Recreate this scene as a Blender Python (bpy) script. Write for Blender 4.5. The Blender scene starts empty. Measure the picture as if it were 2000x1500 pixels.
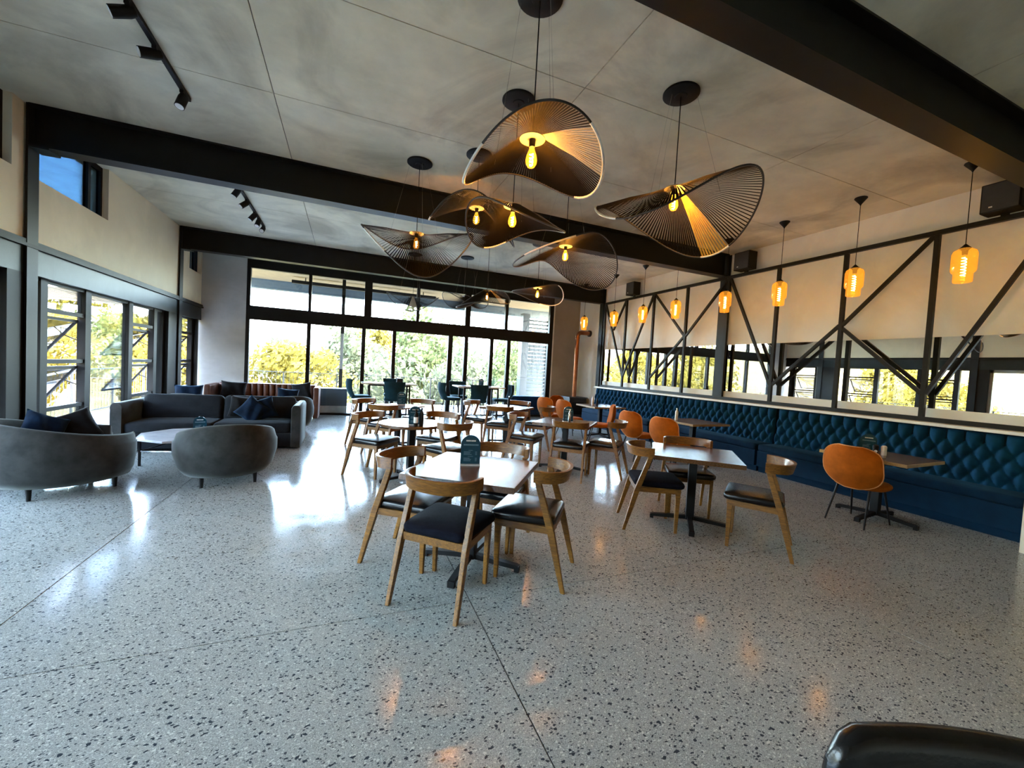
import bpy, bmesh, math, random
from mathutils import Vector, Matrix
random.seed(7)
PI = math.pi
SC = bpy.context.scene
COL = SC.collection

# ------------------------------------------------------------------ camera
cam_data = bpy.data.cameras.new('camera')
cam = bpy.data.objects.new('camera', cam_data)
COL.objects.link(cam)
cam_data.sensor_fit = 'HORIZONTAL'
cam_data.sensor_width = 36.0
cam_data.lens = 36.0 * 795.9 / 2000.0
cam_data.clip_start = 0.03
cam_data.clip_end = 500
_r = (0.92552182, -0.37461079, 0.05546268)
_d = (0.0372287, -0.05574309, -0.99775084)
_f = (0.37685989, 0.92550498, -0.03764517)
cam.matrix_world = Matrix(((_r[0], -_d[0], -_f[0], 0.0), (_r[1], -_d[1], -_f[1], 0.0),
                           (_r[2], -_d[2], -_f[2], 1.5), (0, 0, 0, 1)))
SC.camera = cam

# ------------------------------------------------------------------ light, exposure
SC.view_settings.view_transform = 'Standard'
SC.view_settings.look = 'None'
SC.view_settings.gamma = 1.0
SC.view_settings.use_curve_mapping = False
SC.view_settings.exposure = 4.2
SC.cycles.use_denoising = True
SC.cycles.max_bounces = 10
SC.cycles.diffuse_bounces = 5
SC.cycles.glossy_bounces = 5
SC.cycles.transparent_max_bounces = 24
SC.cycles.sample_clamp_indirect = 6.0
SC.cycles.caustics_reflective = False
SC.cycles.caustics_refractive = False

SKY = 1.0
SUN = 2.3
BULB = 24.0
world = bpy.data.worlds.new('sky')
SC.world = world
world.use_nodes = True
wn = world.node_tree
wn.nodes.clear()
wo = wn.nodes.new('ShaderNodeOutputWorld')
wb = wn.nodes.new('ShaderNodeBackground')
ws = wn.nodes.new('ShaderNodeTexSky')
ws.sky_type = 'NISHITA'
ws.sun_disc = False
ws.sun_elevation = math.radians(48)
ws.sun_rotation = math.radians(140)
ws.air_density = 1.0
ws.dust_density = 2.0
wb.inputs['Strength'].default_value = SKY
wh = wn.nodes.new('ShaderNodeHueSaturation')
wh.inputs['Saturation'].default_value = 0.85
wn.links.new(ws.outputs[0], wh.inputs['Color'])
wn.links.new(wh.outputs[0], wb.inputs['Color'])
wn.links.new(wb.outputs[0], wo.inputs['Surface'])

sl = bpy.data.lights.new('sun', 'SUN')
sl.energy = SUN
sl.angle = 0.009
sl.color = (1.0, 0.93, 0.80)
so = bpy.data.objects.new('sun', sl)
COL.objects.link(so)
so.rotation_euler = Vector((-0.50, 0.62, -0.80)).to_track_quat('-Z', 'Y').to_euler()


def portal(name, loc, rot, sx, sy):          # light portals only steer the sampling of the sky through the glazing
    l = bpy.data.lights.new(name, 'AREA')
    l.shape = 'RECTANGLE'
    l.size = sx
    l.size_y = sy
    l.cycles.is_portal = True
    o = bpy.data.objects.new(name, l)
    COL.objects.link(o)
    o.location = loc
    o.rotation_euler = rot


portal('window_portal_back', (1.85, 11.95, 1.85), (-PI / 2, 0, 0), 8.5, 3.7)
portal('window_portal_left', (-3.55, 6.6, 1.15), (0, -PI / 2, 0), 2.4, 10.6)
portal('window_portal_high', (-3.55, 6.6, 3.65), (0, -PI / 2, 0), 0.75, 10.6)


# ------------------------------------------------------------------ node materials
MATS = {}


class NT:
    def __init__(self, name):
        self.m = bpy.data.materials.new(name)
        self.m.use_nodes = True
        self.t = self.m.node_tree
        self.t.nodes.clear()
        self.out = self.t.nodes.new('ShaderNodeOutputMaterial')

    def n(self, typ, ins=None, **props):
        nd = self.t.nodes.new(typ)
        for k, v in props.items():
            setattr(nd, k, v)
        for k, v in (ins or {}).items():
            s = nd.inputs[k]
            if isinstance(v, bpy.types.NodeSocket):
                self.t.links.new(v, s)
            elif isinstance(v, (tuple, list)) and len(v) == 3 and s.type == 'RGBA':
                s.default_value = (*v, 1)
            else:
                s.default_value = v
        return nd

    def pos(self, world=False):
        if world:
            return self.n('ShaderNodeNewGeometry').outputs['Position']
        return self.n('ShaderNodeTexCoord').outputs['Object']

    def noise(self, vec, scale, detail=4, rough=0.55, scl=None):
        if scl:
            vec = self.n('ShaderNodeMapping', {'Vector': vec, 'Scale': scl}).outputs[0]
        return self.n('ShaderNodeTexNoise', {'Vector': vec, 'Scale': scale, 'Detail': detail, 'Roughness': rough}).outputs['Fac']

    def ramp(self, fac, stops):
        nd = self.n('ShaderNodeValToRGB', {'Fac': fac})
        e = nd.color_ramp.elements
        while len(e) < len(stops):
            e.new(0.5)
        for i, (p, c) in enumerate(stops):
            e[i].position = p
            e[i].color = (*c, 1) if len(c) == 3 else c
        return nd.outputs['Color']

    def mix(self, fac, a, b, mode='MIX'):
        nd = self.n('ShaderNodeMix', data_type='RGBA', blend_type=mode)
        for k, v in ((0, fac), (6, a), (7, b)):
            s = nd.inputs[k]
            if isinstance(v, bpy.types.NodeSocket):
                self.t.links.new(v, s)
            elif isinstance(v, (tuple, list)):
                s.default_value = (*v, 1)
            else:
                s.default_value = v
        return nd.outputs[2]

    def math(self, op, a, b=0.0, clamp=False):
        nd = self.n('ShaderNodeMath', operation=op, use_clamp=clamp)
        for i, v in enumerate((a, b)):
            if isinstance(v, bpy.types.NodeSocket):
                self.t.links.new(v, nd.inputs[i])
            else:
                nd.inputs[i].default_value = v
        return nd.outputs[0]

    def bump(self, h, strength=0.2, dist=0.01):
        return self.n('ShaderNodeBump', {'Height': h, 'Strength': strength, 'Distance': dist}).outputs[0]

    def principled(self, **ins):
        b = self.n('ShaderNodeBsdfPrincipled', {k.replace('_', ' '): v for k, v in ins.items()})
        self.t.links.new(b.outputs[0], self.out.inputs['Surface'])
        return self.m


def simple(name, c, rough=0.5, metal=0.0, var=0.12, scale=9.0, bump=0.0, bscale=60.0, **kw):
    t = NT(name)
    p = t.pos()
    f = t.noise(p, scale, 4)
    lo = tuple(x * (1 - var) for x in c)
    hi = tuple(min(1, x * (1 + var)) for x in c)
    col = t.ramp(f, [(0.3, lo), (0.7, hi)])
    ins = dict(Base_Color=col, Roughness=rough, Metallic=metal, **kw)
    if bump:
        ins['Normal'] = t.bump(t.noise(p, bscale, 3), bump, 0.004)
    MATS[name] = t.principled(**ins)
    return MATS[name]


def m_floor():
    t = NT('terrazzo')
    p = t.pos(True)
    base = t.ramp(t.noise(p, 2.0, 5), [(0.3, (0.21, 0.223, 0.21)), (0.7, (0.26, 0.273, 0.255))])
    fine = t.noise(p, 190, 2)
    base = t.mix(t.ramp(fine, [(0.42, (0, 0, 0)), (0.62, (1, 1, 1))]), base, (0.35, 0.362, 0.335))
    dens = t.ramp(t.noise(p, 1.1, 2), [(0.3, (0.7, 0.7, 0.7)), (0.6, (1, 1, 1))])
    for sc, thr, keep, c in ((150, 0.30, 0.78, (0.10, 0.11, 0.115)), (120, 0.28, 0.80, (0.50, 0.51, 0.48)),
                             (64, 0.33, 0.85, (0.06, 0.07, 0.078)), (58, 0.30, 0.88, (0.48, 0.48, 0.44)), (42, 0.33, 0.90, (0.03, 0.04, 0.05))):
        warp = t.n('ShaderNodeTexNoise', {'Vector': p, 'Scale': sc * 1.4, 'Detail': 1.0}).outputs['Color']
        v = t.n('ShaderNodeVectorMath', {0: warp, 1: (0.9 / sc, 0.9 / sc, 0.9 / sc)}, operation='MULTIPLY').outputs[0]
        v = t.n('ShaderNodeVectorMath', {0: p, 1: v}, operation='ADD').outputs[0]
        v = t.n('ShaderNodeMapping', {'Vector': v, 'Rotation': (0, 0, sc), 'Scale': (1.0, 1.45, 1.0)}).outputs[0]
        vo = t.n('ShaderNodeTexVoronoi', {'Vector': v, 'Scale': sc}, voronoi_dimensions='2D')
        rnd = t.n('ShaderNodeSeparateColor', {'Color': vo.outputs['Color']}).outputs[0]
        a = t.math('GREATER_THAN', rnd, keep)
        b = t.math('LESS_THAN', vo.outputs['Distance'], thr)
        k = t.math('MULTIPLY', a, b)
        if sc in (62, 36):
            k = t.math('MULTIPLY', k, dens)
        base = t.mix(k, base, c)
    rough = t.ramp(t.noise(p, 3.0, 4), [(0.3, (0.10, 0.10, 0.10)), (0.75, (0.22, 0.22, 0.22))])
    MATS['terrazzo'] = t.principled(Base_Color=base, Roughness=rough, Specular_IOR_Level=0.26, Coat_Weight=0.0,
                                    Normal=t.bump(t.noise(p, 1.7, 2), 0.05, 0.02))


def m_concrete(name, a, b, stain, sscale=0.7, amt=0.7, rough=0.75, world=True, streak=None):
    t = NT(name)
    p = t.pos(world)
    col = t.ramp(t.noise(p, 1.3, 8, 0.62), [(0.32, a), (0.68, b)])
    w = t.n('ShaderNodeTexNoise', {'Vector': p, 'Scale': sscale, 'Detail': 7.0, 'Roughness': 0.6, 'Distortion': 1.3}).outputs['Fac']
    k = t.ramp(w, [(0.47, (0, 0, 0)), (0.66, (amt, amt, amt))])
    col = t.mix(k, col, stain)
    lt = t.ramp(t.noise(p, 0.9, 6, 0.6, (0.6, 1.2, 1)), [(0.55, (0, 0, 0)), (0.72, (0.5, 0.5, 0.5))])
    col = t.mix(lt, col, tuple(min(1, x * 1.25) for x in b))
    MATS[name] = t.principled(Base_Color=col, Roughness=rough, Normal=t.bump(t.noise(p, 45, 5), 0.12, 0.006))


def m_wood(name, a, b, rough=0.35, axis=(1, 14, 14), coat=0.2):
    t = NT(name)
    p = t.pos()
    v = t.n('ShaderNodeMapping', {'Vector': p, 'Scale': axis}).outputs[0]
    n1 = t.n('ShaderNodeTexNoise', {'Vector': v, 'Scale': 5.0, 'Detail': 6.0, 'Roughness': 0.6, 'Distortion': 0.8}).outputs['Fac']
    col = t.ramp(n1, [(0.25, tuple(x * 0.45 for x in a)), (0.45, a), (0.75, b)])
    MATS[name] = t.principled(Base_Color=col, Roughness=rough, Coat_Weight=coat, Coat_Roughness=0.15, Specular_IOR_Level=0.4, Normal=t.bump(n1, 0.08, 0.002))


def m_velvet(name, c, sheen=0.6, hi=None, mott=0.35):
    t = NT(name)
    p = t.pos()
    f = t.noise(p, 7, 4, 0.6)
    col = t.ramp(f, [(0.3, tuple(x * (1 - mott) for x in c)), (0.7, tuple(x * (1 + mott * 0.6) for x in c))])
    MATS[name] = t.principled(Base_Color=col, Roughness=0.9, Specular_IOR_Level=0.15, Sheen_Weight=sheen, Sheen_Roughness=0.35,
                              Sheen_Tint=(*(hi or tuple(min(1, x * 2.5 + 0.15) for x in c)), 1), Normal=t.bump(t.noise(p, 220, 2), 0.1, 0.002))


def m_glass(name, tint=(0.93, 0.97, 0.96), fac=0.10):
    t = NT(name)
    lw = t.n('ShaderNodeFresnel', {'IOR': 1.45}).outputs[0]
    k = t.math('MULTIPLY', lw, 0.8, True)
    tr = t.n('ShaderNodeBsdfTransparent', {'Color': tint})
    gl = t.n('ShaderNodeBsdfGlossy', {'Color': (0.9, 0.95, 1.0), 'Roughness': 0.0})
    mx = t.n('ShaderNodeMixShader', {0: k, 1: tr.outputs[0], 2: gl.outputs[0]})
    t.t.links.new(mx.outputs[0], t.out.inputs['Surface'])
    MATS[name] = t.m


def m_amber(name, tint, emit, es):
    t = NT(name)
    lw = t.n('ShaderNodeLayerWeight', {'Blend': 0.35}).outputs['Facing']
    tr = t.n('ShaderNodeBsdfTransparent', {'Color': tint})
    em = t.n('ShaderNodeEmission', {'Color': emit, 'Strength': es})
    ad = t.n('ShaderNodeAddShader', {0: tr.outputs[0], 1: em.outputs[0]})
    gl = t.n('ShaderNodeBsdfGlossy', {'Color': (1, 0.85, 0.6), 'Roughness': 0.05})
    k = t.math('MULTIPLY', lw, 0.25, True)
    mx = t.n('ShaderNodeMixShader', {0: k, 1: ad.outputs[0], 2: gl.outputs[0]})
    t.t.links.new(mx.outputs[0], t.out.inputs['Surface'])
    MATS[name] = t.m


def m_emit(name, c, s):
    t = NT(name)
    em = t.n('ShaderNodeEmission', {'Color': c, 'Strength': s})
    t.t.links.new(em.outputs[0], t.out.inputs['Surface'])
    MATS[name] = t.m


def m_leaf(name, a, b, c):
    t = NT(name)
    oi = t.n('ShaderNodeTexCoord').outputs['Object']
    col = t.ramp(t.noise(oi, 0.9, 5, 0.7), [(0.3, a), (0.5, b), (0.7, c)])
    col = t.mix(t.noise(oi, 5.0, 2), col, b)
    df = t.n('ShaderNodeBsdfDiffuse', {'Color': col})
    tl = t.n('ShaderNodeBsdfTranslucent', {'Color': col})
    mx = t.n('ShaderNodeMixShader', {0: 0.35, 1: df.outputs[0], 2: tl.outputs[0]})
    t.t.links.new(mx.outputs[0], t.out.inputs['Surface'])
    MATS[name] = t.m


m_floor()
m_concrete('ceiling_concrete', (0.58, 0.53, 0.405), (0.78, 0.72, 0.565), (0.34, 0.30, 0.22), 0.55, 0.75)
m_concrete('wall_plaster_white', (0.76, 0.73, 0.66), (0.84, 0.81, 0.75), (0.64, 0.59, 0.51), 0.8, 0.35, 0.6)
m_concrete('wall_plaster_beige', (0.74, 0.66, 0.49), (0.80, 0.72, 0.54), (0.68, 0.60, 0.44), 0.8, 0.35, 0.7)
m_concrete('wall_concrete_grey', (0.40, 0.41, 0.39), (0.50, 0.51, 0.49), (0.34, 0.34, 0.31), 0.9, 0.5, 0.55)
m_concrete('wall_concrete_brown', (0.30, 0.25, 0.19), (0.37, 0.31, 0.24), (0.24, 0.20, 0.15), 0.9, 0.5, 0.6)
m_concrete('deck_concrete', (0.42, 0.43, 0.44), (0.5, 0.5, 0.5), (0.36, 0.37, 0.38), 1.2, 0.4, 0.5)
simple('joint_dark', (0.035, 0.035, 0.035), 0.8)
simple('steel_black', (0.005, 0.006, 0.0065), 0.48, 0.0, 0.3, 4, 0.05, 30, Specular_IOR_Level=0.25)
simple('steel_header', (0.012, 0.018, 0.018), 0.40, 0.0, 0.35, 3, 0.1, 12, Specular_IOR_Level=0.2)
simple('frame_black', (0.006, 0.0055, 0.005), 0.5, Specular_IOR_Level=0.18)
simple('frame_grey', (0.30, 0.33, 0.32), 0.4)
simple('truss_steel', (0.010, 0.009, 0.0075), 0.5, 0.0, 0.3, 6, Specular_IOR_Level=0.2)
m_wood('oak', (0.13, 0.052, 0.005), (0.26, 0.115, 0.013), 0.42, (14, 2.0, 14), 0.0)
m_wood('oak_band', (0.12, 0.045, 0.004), (0.27, 0.115, 0.010), 0.36, (3.0, 6, 26), 0.12)
m_wood('table_wood', (0.075, 0.032, 0.011), (0.13, 0.06, 0.023), 0.26, (2.0, 16, 16), 0.1)
m_wood('table_edge_oak', (0.30, 0.19, 0.07), (0.42, 0.28, 0.11), 0.4, (2.0, 16, 16), 0.2)
m_wood('soffit_wood', (0.22, 0.145, 0.07), (0.30, 0.205, 0.11), 0.6, (1, 8, 8), 0.0)
simple('leather_black', (0.0035, 0.004, 0.005), 0.26, 0, 0.25, 14, 0.18, 90, Specular_IOR_Level=0.42)
simple('fabric_black', (0.004, 0.0045, 0.009), 0.95, 0, 0.3, 40, 0.3, 200, Specular_IOR_Level=0.08)
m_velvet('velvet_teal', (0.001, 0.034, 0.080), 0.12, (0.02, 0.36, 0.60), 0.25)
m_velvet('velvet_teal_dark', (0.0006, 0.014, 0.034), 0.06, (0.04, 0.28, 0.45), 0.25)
m_velvet('velvet_orange', (0.34, 0.078, 0.003), 0.08, (0.95, 0.45, 0.12), 0.3)
m_velvet('piping_orange', (0.55, 0.24, 0.09), 0.3, (1, 0.7, 0.4), 0.1)
m_velvet('velvet_grey', (0.034, 0.035, 0.034), 0.42, (0.62, 0.68, 0.66), 0.4)
m_velvet('velvet_charcoal', (0.011, 0.013, 0.016), 0.14, (0.35, 0.42, 0.46), 0.35)
m_velvet('velvet_navy', (0.002, 0.010, 0.026), 0.16, (0.10, 0.36, 0.62), 0.6)
m_velvet('velvet_bluegrey', (0.006, 0.028, 0.042), 0.18, (0.25, 0.48, 0.58), 0.3)
m_velvet('fur_dark', (0.006, 0.0055, 0.0055), 0.2, (0.35, 0.33, 0.33), 0.7)
simple('leather_brown', (0.10, 0.028, 0.009), 0.45, 0, 0.3, 8, 0.1, 80)
simple('leg_black', (0.005, 0.005, 0.0055), 0.5, Specular_IOR_Level=0.2)
simple('chrome', (0.55, 0.55, 0.55), 0.15, 1.0, 0.05)
m_concrete('marble', (0.55, 0.57, 0.60), (0.78, 0.79, 0.80), (0.30, 0.33, 0.38), 3.0, 0.6, 0.1, False)
simple('copper', (0.34, 0.13, 0.065), 0.3, 0.85, 0.35, 5)
simple('stove_black', (0.02, 0.02, 0.02), 0.5)
m_glass('glass')
m_glass('glass_tinted', (0.085, 0.125, 0.15))
m_glass('glass_dusty', (0.86, 0.90, 0.90))
simple('mirror_silver', (0.88, 0.87, 0.83), 0.0, 1.0, 0.0)
m_amber('amber_glass', (1.0, 0.70, 0.26), (1.0, 0.36, 0.03), 0.030)
m_amber('bulb_glass', (1.0, 0.66, 0.20), (1.0, 0.40, 0.03), 0.09)
m_amber('bulb_unlit', (0.9, 0.8, 0.6), (1.0, 0.6, 0.2), 0.0)
m_emit('filament', (1.0, 0.56, 0.17), BULB * 5.0)
m_emit('filament_tall', (1.0, 0.60, 0.17), BULB * 0.2)
simple('cord_dark', (0.005, 0.004, 0.003), 0.85, 0, 0.3, 20, Specular_IOR_Level=0.1)
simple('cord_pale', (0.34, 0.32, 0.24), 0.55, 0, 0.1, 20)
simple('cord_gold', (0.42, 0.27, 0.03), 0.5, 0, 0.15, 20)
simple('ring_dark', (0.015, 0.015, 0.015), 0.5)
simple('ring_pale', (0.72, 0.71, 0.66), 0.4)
simple('hub_white', (0.26, 0.255, 0.24), 0.5)
simple('card_teal', (0.006, 0.045, 0.075), 0.25, 0, 0.1)
simple('print_white', (0.75, 0.80, 0.82), 0.5, 0, 0.02)
simple('print_dim', (0.10, 0.20, 0.27), 0.5, 0, 0.05)
simple('acrylic', (0.5, 0.5, 0.5), 0.1)
simple('white_plastic', (0.78, 0.78, 0.76), 0.4)
simple('black_plastic', (0.005, 0.005, 0.0055), 0.6, Specular_IOR_Level=0.2)
simple('fascia_blue', (0.07, 0.10, 0.13), 0.5)
simple('bluegrey_paint', (0.004, 0.011, 0.018), 0.5)
simple('building_white', (0.72, 0.72, 0.70), 0.8)
simple('building_pane', (0.25, 0.28, 0.30), 0.2)
simple('bark', (0.10, 0.075, 0.05), 0.9)
simple('slat_wood', (0.30, 0.24, 0.17), 0.7)
simple('rail_steel', (0.03, 0.025, 0.02), 0.6)
simple('pot_grey', (0.10, 0.10, 0.10), 0.6)
m_leaf('leaf_yellow', (0.034, 0.034, 0.010), (0.090, 0.070, 0.013), (0.14, 0.108, 0.024))
m_leaf('leaf_green', (0.016, 0.024, 0.010), (0.048, 0.058, 0.024), (0.10, 0.10, 0.042))
m_leaf('leaf_pale', (0.024, 0.030, 0.018), (0.062, 0.069, 0.040), (0.125, 0.122, 0.072))
m_leaf('leaf_agave', (0.03, 0.06, 0.03), (0.06, 0.09, 0.05), (0.09, 0.12, 0.06))
t_ = NT('hillside')
p_ = t_.pos(True)
MATS['hillside'] = t_.principled(Base_Color=t_.ramp(t_.noise(p_, 0.22, 9, 0.7), [(0.3, (0.035, 0.032, 0.008)), (0.5, (0.115, 0.086, 0.012)), (0.7, (0.19, 0.145, 0.036))]), Roughness=1.0,
                                 Normal=t_.bump(t_.noise(p_, 0.9, 6, 0.7), 1.0, 1.5))
M = MATS


# ------------------------------------------------------------------ mesh builder
class MB:
    def __init__(self):
        self.v = []
        self.f = []

    def add(self, vs, fs):
        b = len(self.v)
        self.v += [tuple(x) for x in vs]
        self.f += [tuple(i + b for i in q) for q in fs]
        return self

    def box(self, x0, x1, y0, y1, z0, z1):
        return self.add([(x0, y0, z0), (x1, y0, z0), (x1, y1, z0), (x0, y1, z0), (x0, y0, z1), (x1, y0, z1), (x1, y1, z1), (x0, y1, z1)],
                        [(3, 2, 1, 0), (4, 5, 6, 7), (0, 1, 5, 4), (1, 2, 6, 5), (2, 3, 7, 6), (3, 0, 4, 7)])

    def bar(self, p, q, w, h, w2=None, h2=None, up=(0, 0, 1)):
        p, q = Vector(p), Vector(q)
        d = (q - p).normalized()
        s = d.cross(Vector(up))
        if s.length < 1e-4:
            s = d.cross(Vector((0, 1, 0)))
        s.normalize()
        u = s.cross(d).normalized()
        w2, h2 = w2 or w, h2 or h
        vs = [c + s * (a * ww / 2) + u * (b * hh / 2) for c, ww, hh in ((p, w, h), (q, w2, h2)) for a, b in ((-1, -1), (1, -1), (1, 1), (-1, 1))]
        return self.add(vs, [(3, 2, 1, 0), (4, 5, 6, 7), (0, 1, 5, 4), (1, 2, 6, 5), (2, 3, 7, 6), (3, 0, 4, 7)])

    def loft(self, rings, close_ring=True, cap0=True, cap1=True, close_loft=False):
        n = len(rings[0])
        vs = [p for r in rings for p in r]
        fs = []
        m = len(rings)
        for i in range(m if close_loft else m - 1):
            a, b = i * n, ((i + 1) % m) * n
            for j in range(n if close_ring else n - 1):
                k = (j + 1) % n
                fs.append((a + j, a + k, b + k, b + j))
        if cap0 and not close_loft:
            fs.append(tuple(range(n - 1, -1, -1)))
        if cap1 and not close_loft:
            fs.append(tuple((m - 1) * n + j for j in range(n)))
        return self.add(vs, fs)

    def tube(self, pts, r, n=8, closed=False):
        pts = [Vector(p) for p in pts]
        m = len(pts)
        rs = r if isinstance(r, (list, tuple)) else [r] * m
        rings = []
        prev = None
        for i, p in enumerate(pts):
            if closed:
                d = (pts[(i + 1) % m] - pts[i - 1]).normalized()
            else:
                d = (pts[min(i + 1, m - 1)] - pts[max(i - 1, 0)]).normalized()
            if prev is None:
                s = d.cross(Vector((0, 0, 1)))
                if s.length < 1e-3:
                    s = d.cross(Vector((1, 0, 0)))
            else:
                s = prev - d * prev.dot(d)
            s.normalize()
            prev = s
            u = d.cross(s)
            rings.append([p + s * (math.cos(a) * rs[i]) + u * (math.sin(a) * rs[i]) for a in (2 * PI * k / n for k in range(n))])
        return self.loft(rings, True, True, True, closed)

    def lathe(self, prof, n=16, c=(0, 0, 0)):
        rings = [[(c[0] + r * math.cos(2 * PI * k / n), c[1] + r * math.sin(2 * PI * k / n), c[2] + z) for k in range(n)] for r, z in prof]
        return self.loft(rings)

    def grid(self, fn, nu, nv, cu=False):
        vs = [fn(i / (nu if cu else nu - 1), j / (nv - 1)) for j in range(nv) for i in range(nu)]
        fs = [(j * nu + i, j * nu + (i + 1) % nu, (j + 1) * nu + (i + 1) % nu, (j + 1) * nu + i) for j in range(nv - 1) for i in range(nu if cu else nu - 1)]
        return self.add(vs, fs)

    def build(self, name, mat, parent=None, smooth=False, bevel=0.0, kind=None, seg=2):
        me = bpy.data.meshes.new(name)
        me.from_pydata(self.v, [], self.f)
        bm = bmesh.new()
        bm.from_mesh(me)
        if bevel:
            bmesh.ops.bevel(bm, geom=[e for e in bm.edges if len(e.link_faces) == 2 and e.calc_face_angle(0) > 0.6], offset=bevel, segments=seg, affect='EDGES', profile=0.6)
        bmesh.ops.recalc_face_normals(bm, faces=bm.faces)
        if smooth:
            for f in bm.faces:
                f.smooth = True
        bm.to_mesh(me)
        bm.free()
        if smooth and smooth != 'all':
            me.set_sharp_from_angle(angle=0.75)
        me.materials.append(M[mat] if isinstance(mat, str) else mat)
        o = bpy.data.objects.new(name, me)
        COL.objects.link(o)
        if parent:
            o.parent = parent
        if kind:
            o['kind'] = kind
        return o


def rrect(hx, hy, r, z, n=4, cx=0, cy=0):
    r = max(0.001, min(r, hx, hy))
    out = []
    for sx, sy, a0 in ((1, 1, 0), (-1, 1, PI / 2), (-1, -1, PI), (1, -1, 1.5 * PI)):
        for k in range(n + 1):
            a = a0 + PI / 2 * k / n
            out.append((cx + sx * (hx - r) + r * math.cos(a), cy + sy * (hy - r) + r * math.sin(a), z))
    return out


def cushion(mb, hx, hy, z0, z1, rc=0.06, e=0.025, bulge=0.015, cx=0, cy=0, n=4):
    rings = []
    for k in range(4):
        a = PI / 2 * k / 3
        d = e * (1 - math.sin(a))
        rings.append(rrect(hx - d, hy - d, rc, z0 + e * (1 - math.cos(a)), n, cx, cy))
    for k in range(4):
        a = PI / 2 * k / 3
        d = e * (1 - math.cos(a))
        rings.append(rrect(hx - d, hy - d, rc, z1 - e + e * math.sin(a), n, cx, cy))
    for s, b in ((0.75, 0.6), (0.45, 0.9), (0.12, 1.0)):
        rings.append(rrect((hx - e) * s, (hy - e) * s, rc * s, z1 + bulge * b, n, cx, cy))
    return mb.loft(rings)


def empty(name, loc, rz=0.0):
    o = bpy.data.objects.new(name, None)
    COL.objects.link(o)
    o.location = loc
    o.rotation_euler = (0, 0, rz)
    o.empty_display_size = 0.1
    return o


def tag(o, label, cat, group=None):
    o['label'] = label
    o['category'] = cat
    if group:
        o['group'] = group
    return o


def thing(name, label, cat, loc=(0, 0, 0), deg=0.0, group=None):
    return tag(empty(name, loc, math.radians(deg)), label, cat, group)


def dup(root, loc, deg, label, group=None, scale=None):
    c = root.copy()
    COL.objects.link(c)
    c.location = loc
    c.rotation_euler = (0, 0, math.radians(deg))
    if scale:
        c.scale = scale
    c['label'] = label
    if group:
        c['group'] = group
    for ch in list(root.children):
        d = ch.copy()
        COL.objects.link(d)
        d.parent = c
        for g in list(ch.children):
            e = g.copy()
            COL.objects.link(e)
            e.parent = d
    return c


def struct(o):
    o['kind'] = 'structure'
    return o


# ------------------------------------------------------------------ the room
XL, XR, YB, ZC = -3.25, 7.10, 11.80, 4.02
YN = -4.0
BEAMS = (1.86, 6.14, 10.42)

floor = struct(MB().box(XL - 0.3, XR + 0.3, YN - 0.2, YB + 0.12, -0.2, -0.006).build('floor', 'joint_dark'))
fx = [XL - 0.3, -1.64, 0.786, 3.228, 5.67, XR + 0.3]
fy = [YN - 0.2, -1.75, 0.36, 2.45, 4.50, 6.62, 8.75, 10.85, YB + 0.12]
for i in range(len(fx) - 1):
    for j in range(len(fy) - 1):
        g = 0.0035
        MB().box(fx[i] + g, fx[i + 1] - g, fy[j] + g, fy[j + 1] - g, -0.006, 0.0).build('slab', 'terrazzo', floor)

ceiling = struct(MB().box(XL - 0.3, XR + 0.3, YN - 0.2, YB + 0.2, ZC + 0.012, ZC + 0.3).build('ceiling', 'joint_dark'))
cx = [XL - 0.3, -0.75, 1.865, 4.515, XR + 0.3]
cy = [YN - 0.2, -1.2, 0.5, 1.86, 3.25, 4.65, 6.14, 8.28, 10.42, YB + 0.2]
for i in range(len(cx) - 1):
    for j in range(len(cy) - 1):
        g = 0.004
        MB().box(cx[i] + g, cx[i + 1] - g, cy[j] + g, cy[j + 1] - g, ZC, ZC + 0.02).build('panel', 'ceiling_concrete', ceiling)


def ibeam(y):
    b = empty('ceiling_beam', (0, y, 0))
    struct(b)
    x0, x1 = -3.205, 6.98
    MB().box(x0, x1, -0.1, 0.1, 3.58, 3.60).build('flange', 'steel_black', b)
    MB().box(x0, x1, -0.1, 0.1, 4.0, 4.018).build('flange', 'steel_black', b)
    MB().box(x0, x1, -0.007, 0.007, 3.60, 4.0).build('web', 'steel_black', b)
    return b


for y in BEAMS:
    ibeam(y)


def hcolumn(x, y, z1=ZC):
    c = empty('steel_column', (x, y, 0))
    struct(c)
    MB().box(0.08, 0.10, -0.085, 0.085, 0, z1).build('flange', 'steel_black', c)
    MB().box(-0.10, -0.08, -0.085, 0.085, 0, z1).build('flange', 'steel_black', c)
    MB().box(-0.08, 0.08, -0.006, 0.006, 0, z1).build('web', 'steel_black', c)
    return c


for y in BEAMS:
    hcolumn(-3.31, y)
    pl = MB().box(-3.20, -3.04, y - 0.1, y + 0.1, 3.56, 3.58).build('trim_1', 'steel_header')
    struct(pl)
for y in BEAMS[1:]:
    c = struct(empty('steel_column', (7.038, y, 0)))
    MB().box(-0.038, -0.026, -0.085, 0.085, 1.112, ZC).build('flange', 'steel_black', c)
    MB().box(0.026, 0.036, -0.085, 0.085, 1.112, ZC).build('flange', 'steel_black', c)
    MB().box(-0.026, 0.026, -0.006, 0.006, 1.112, ZC).build('web', 'steel_black', c)

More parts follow.
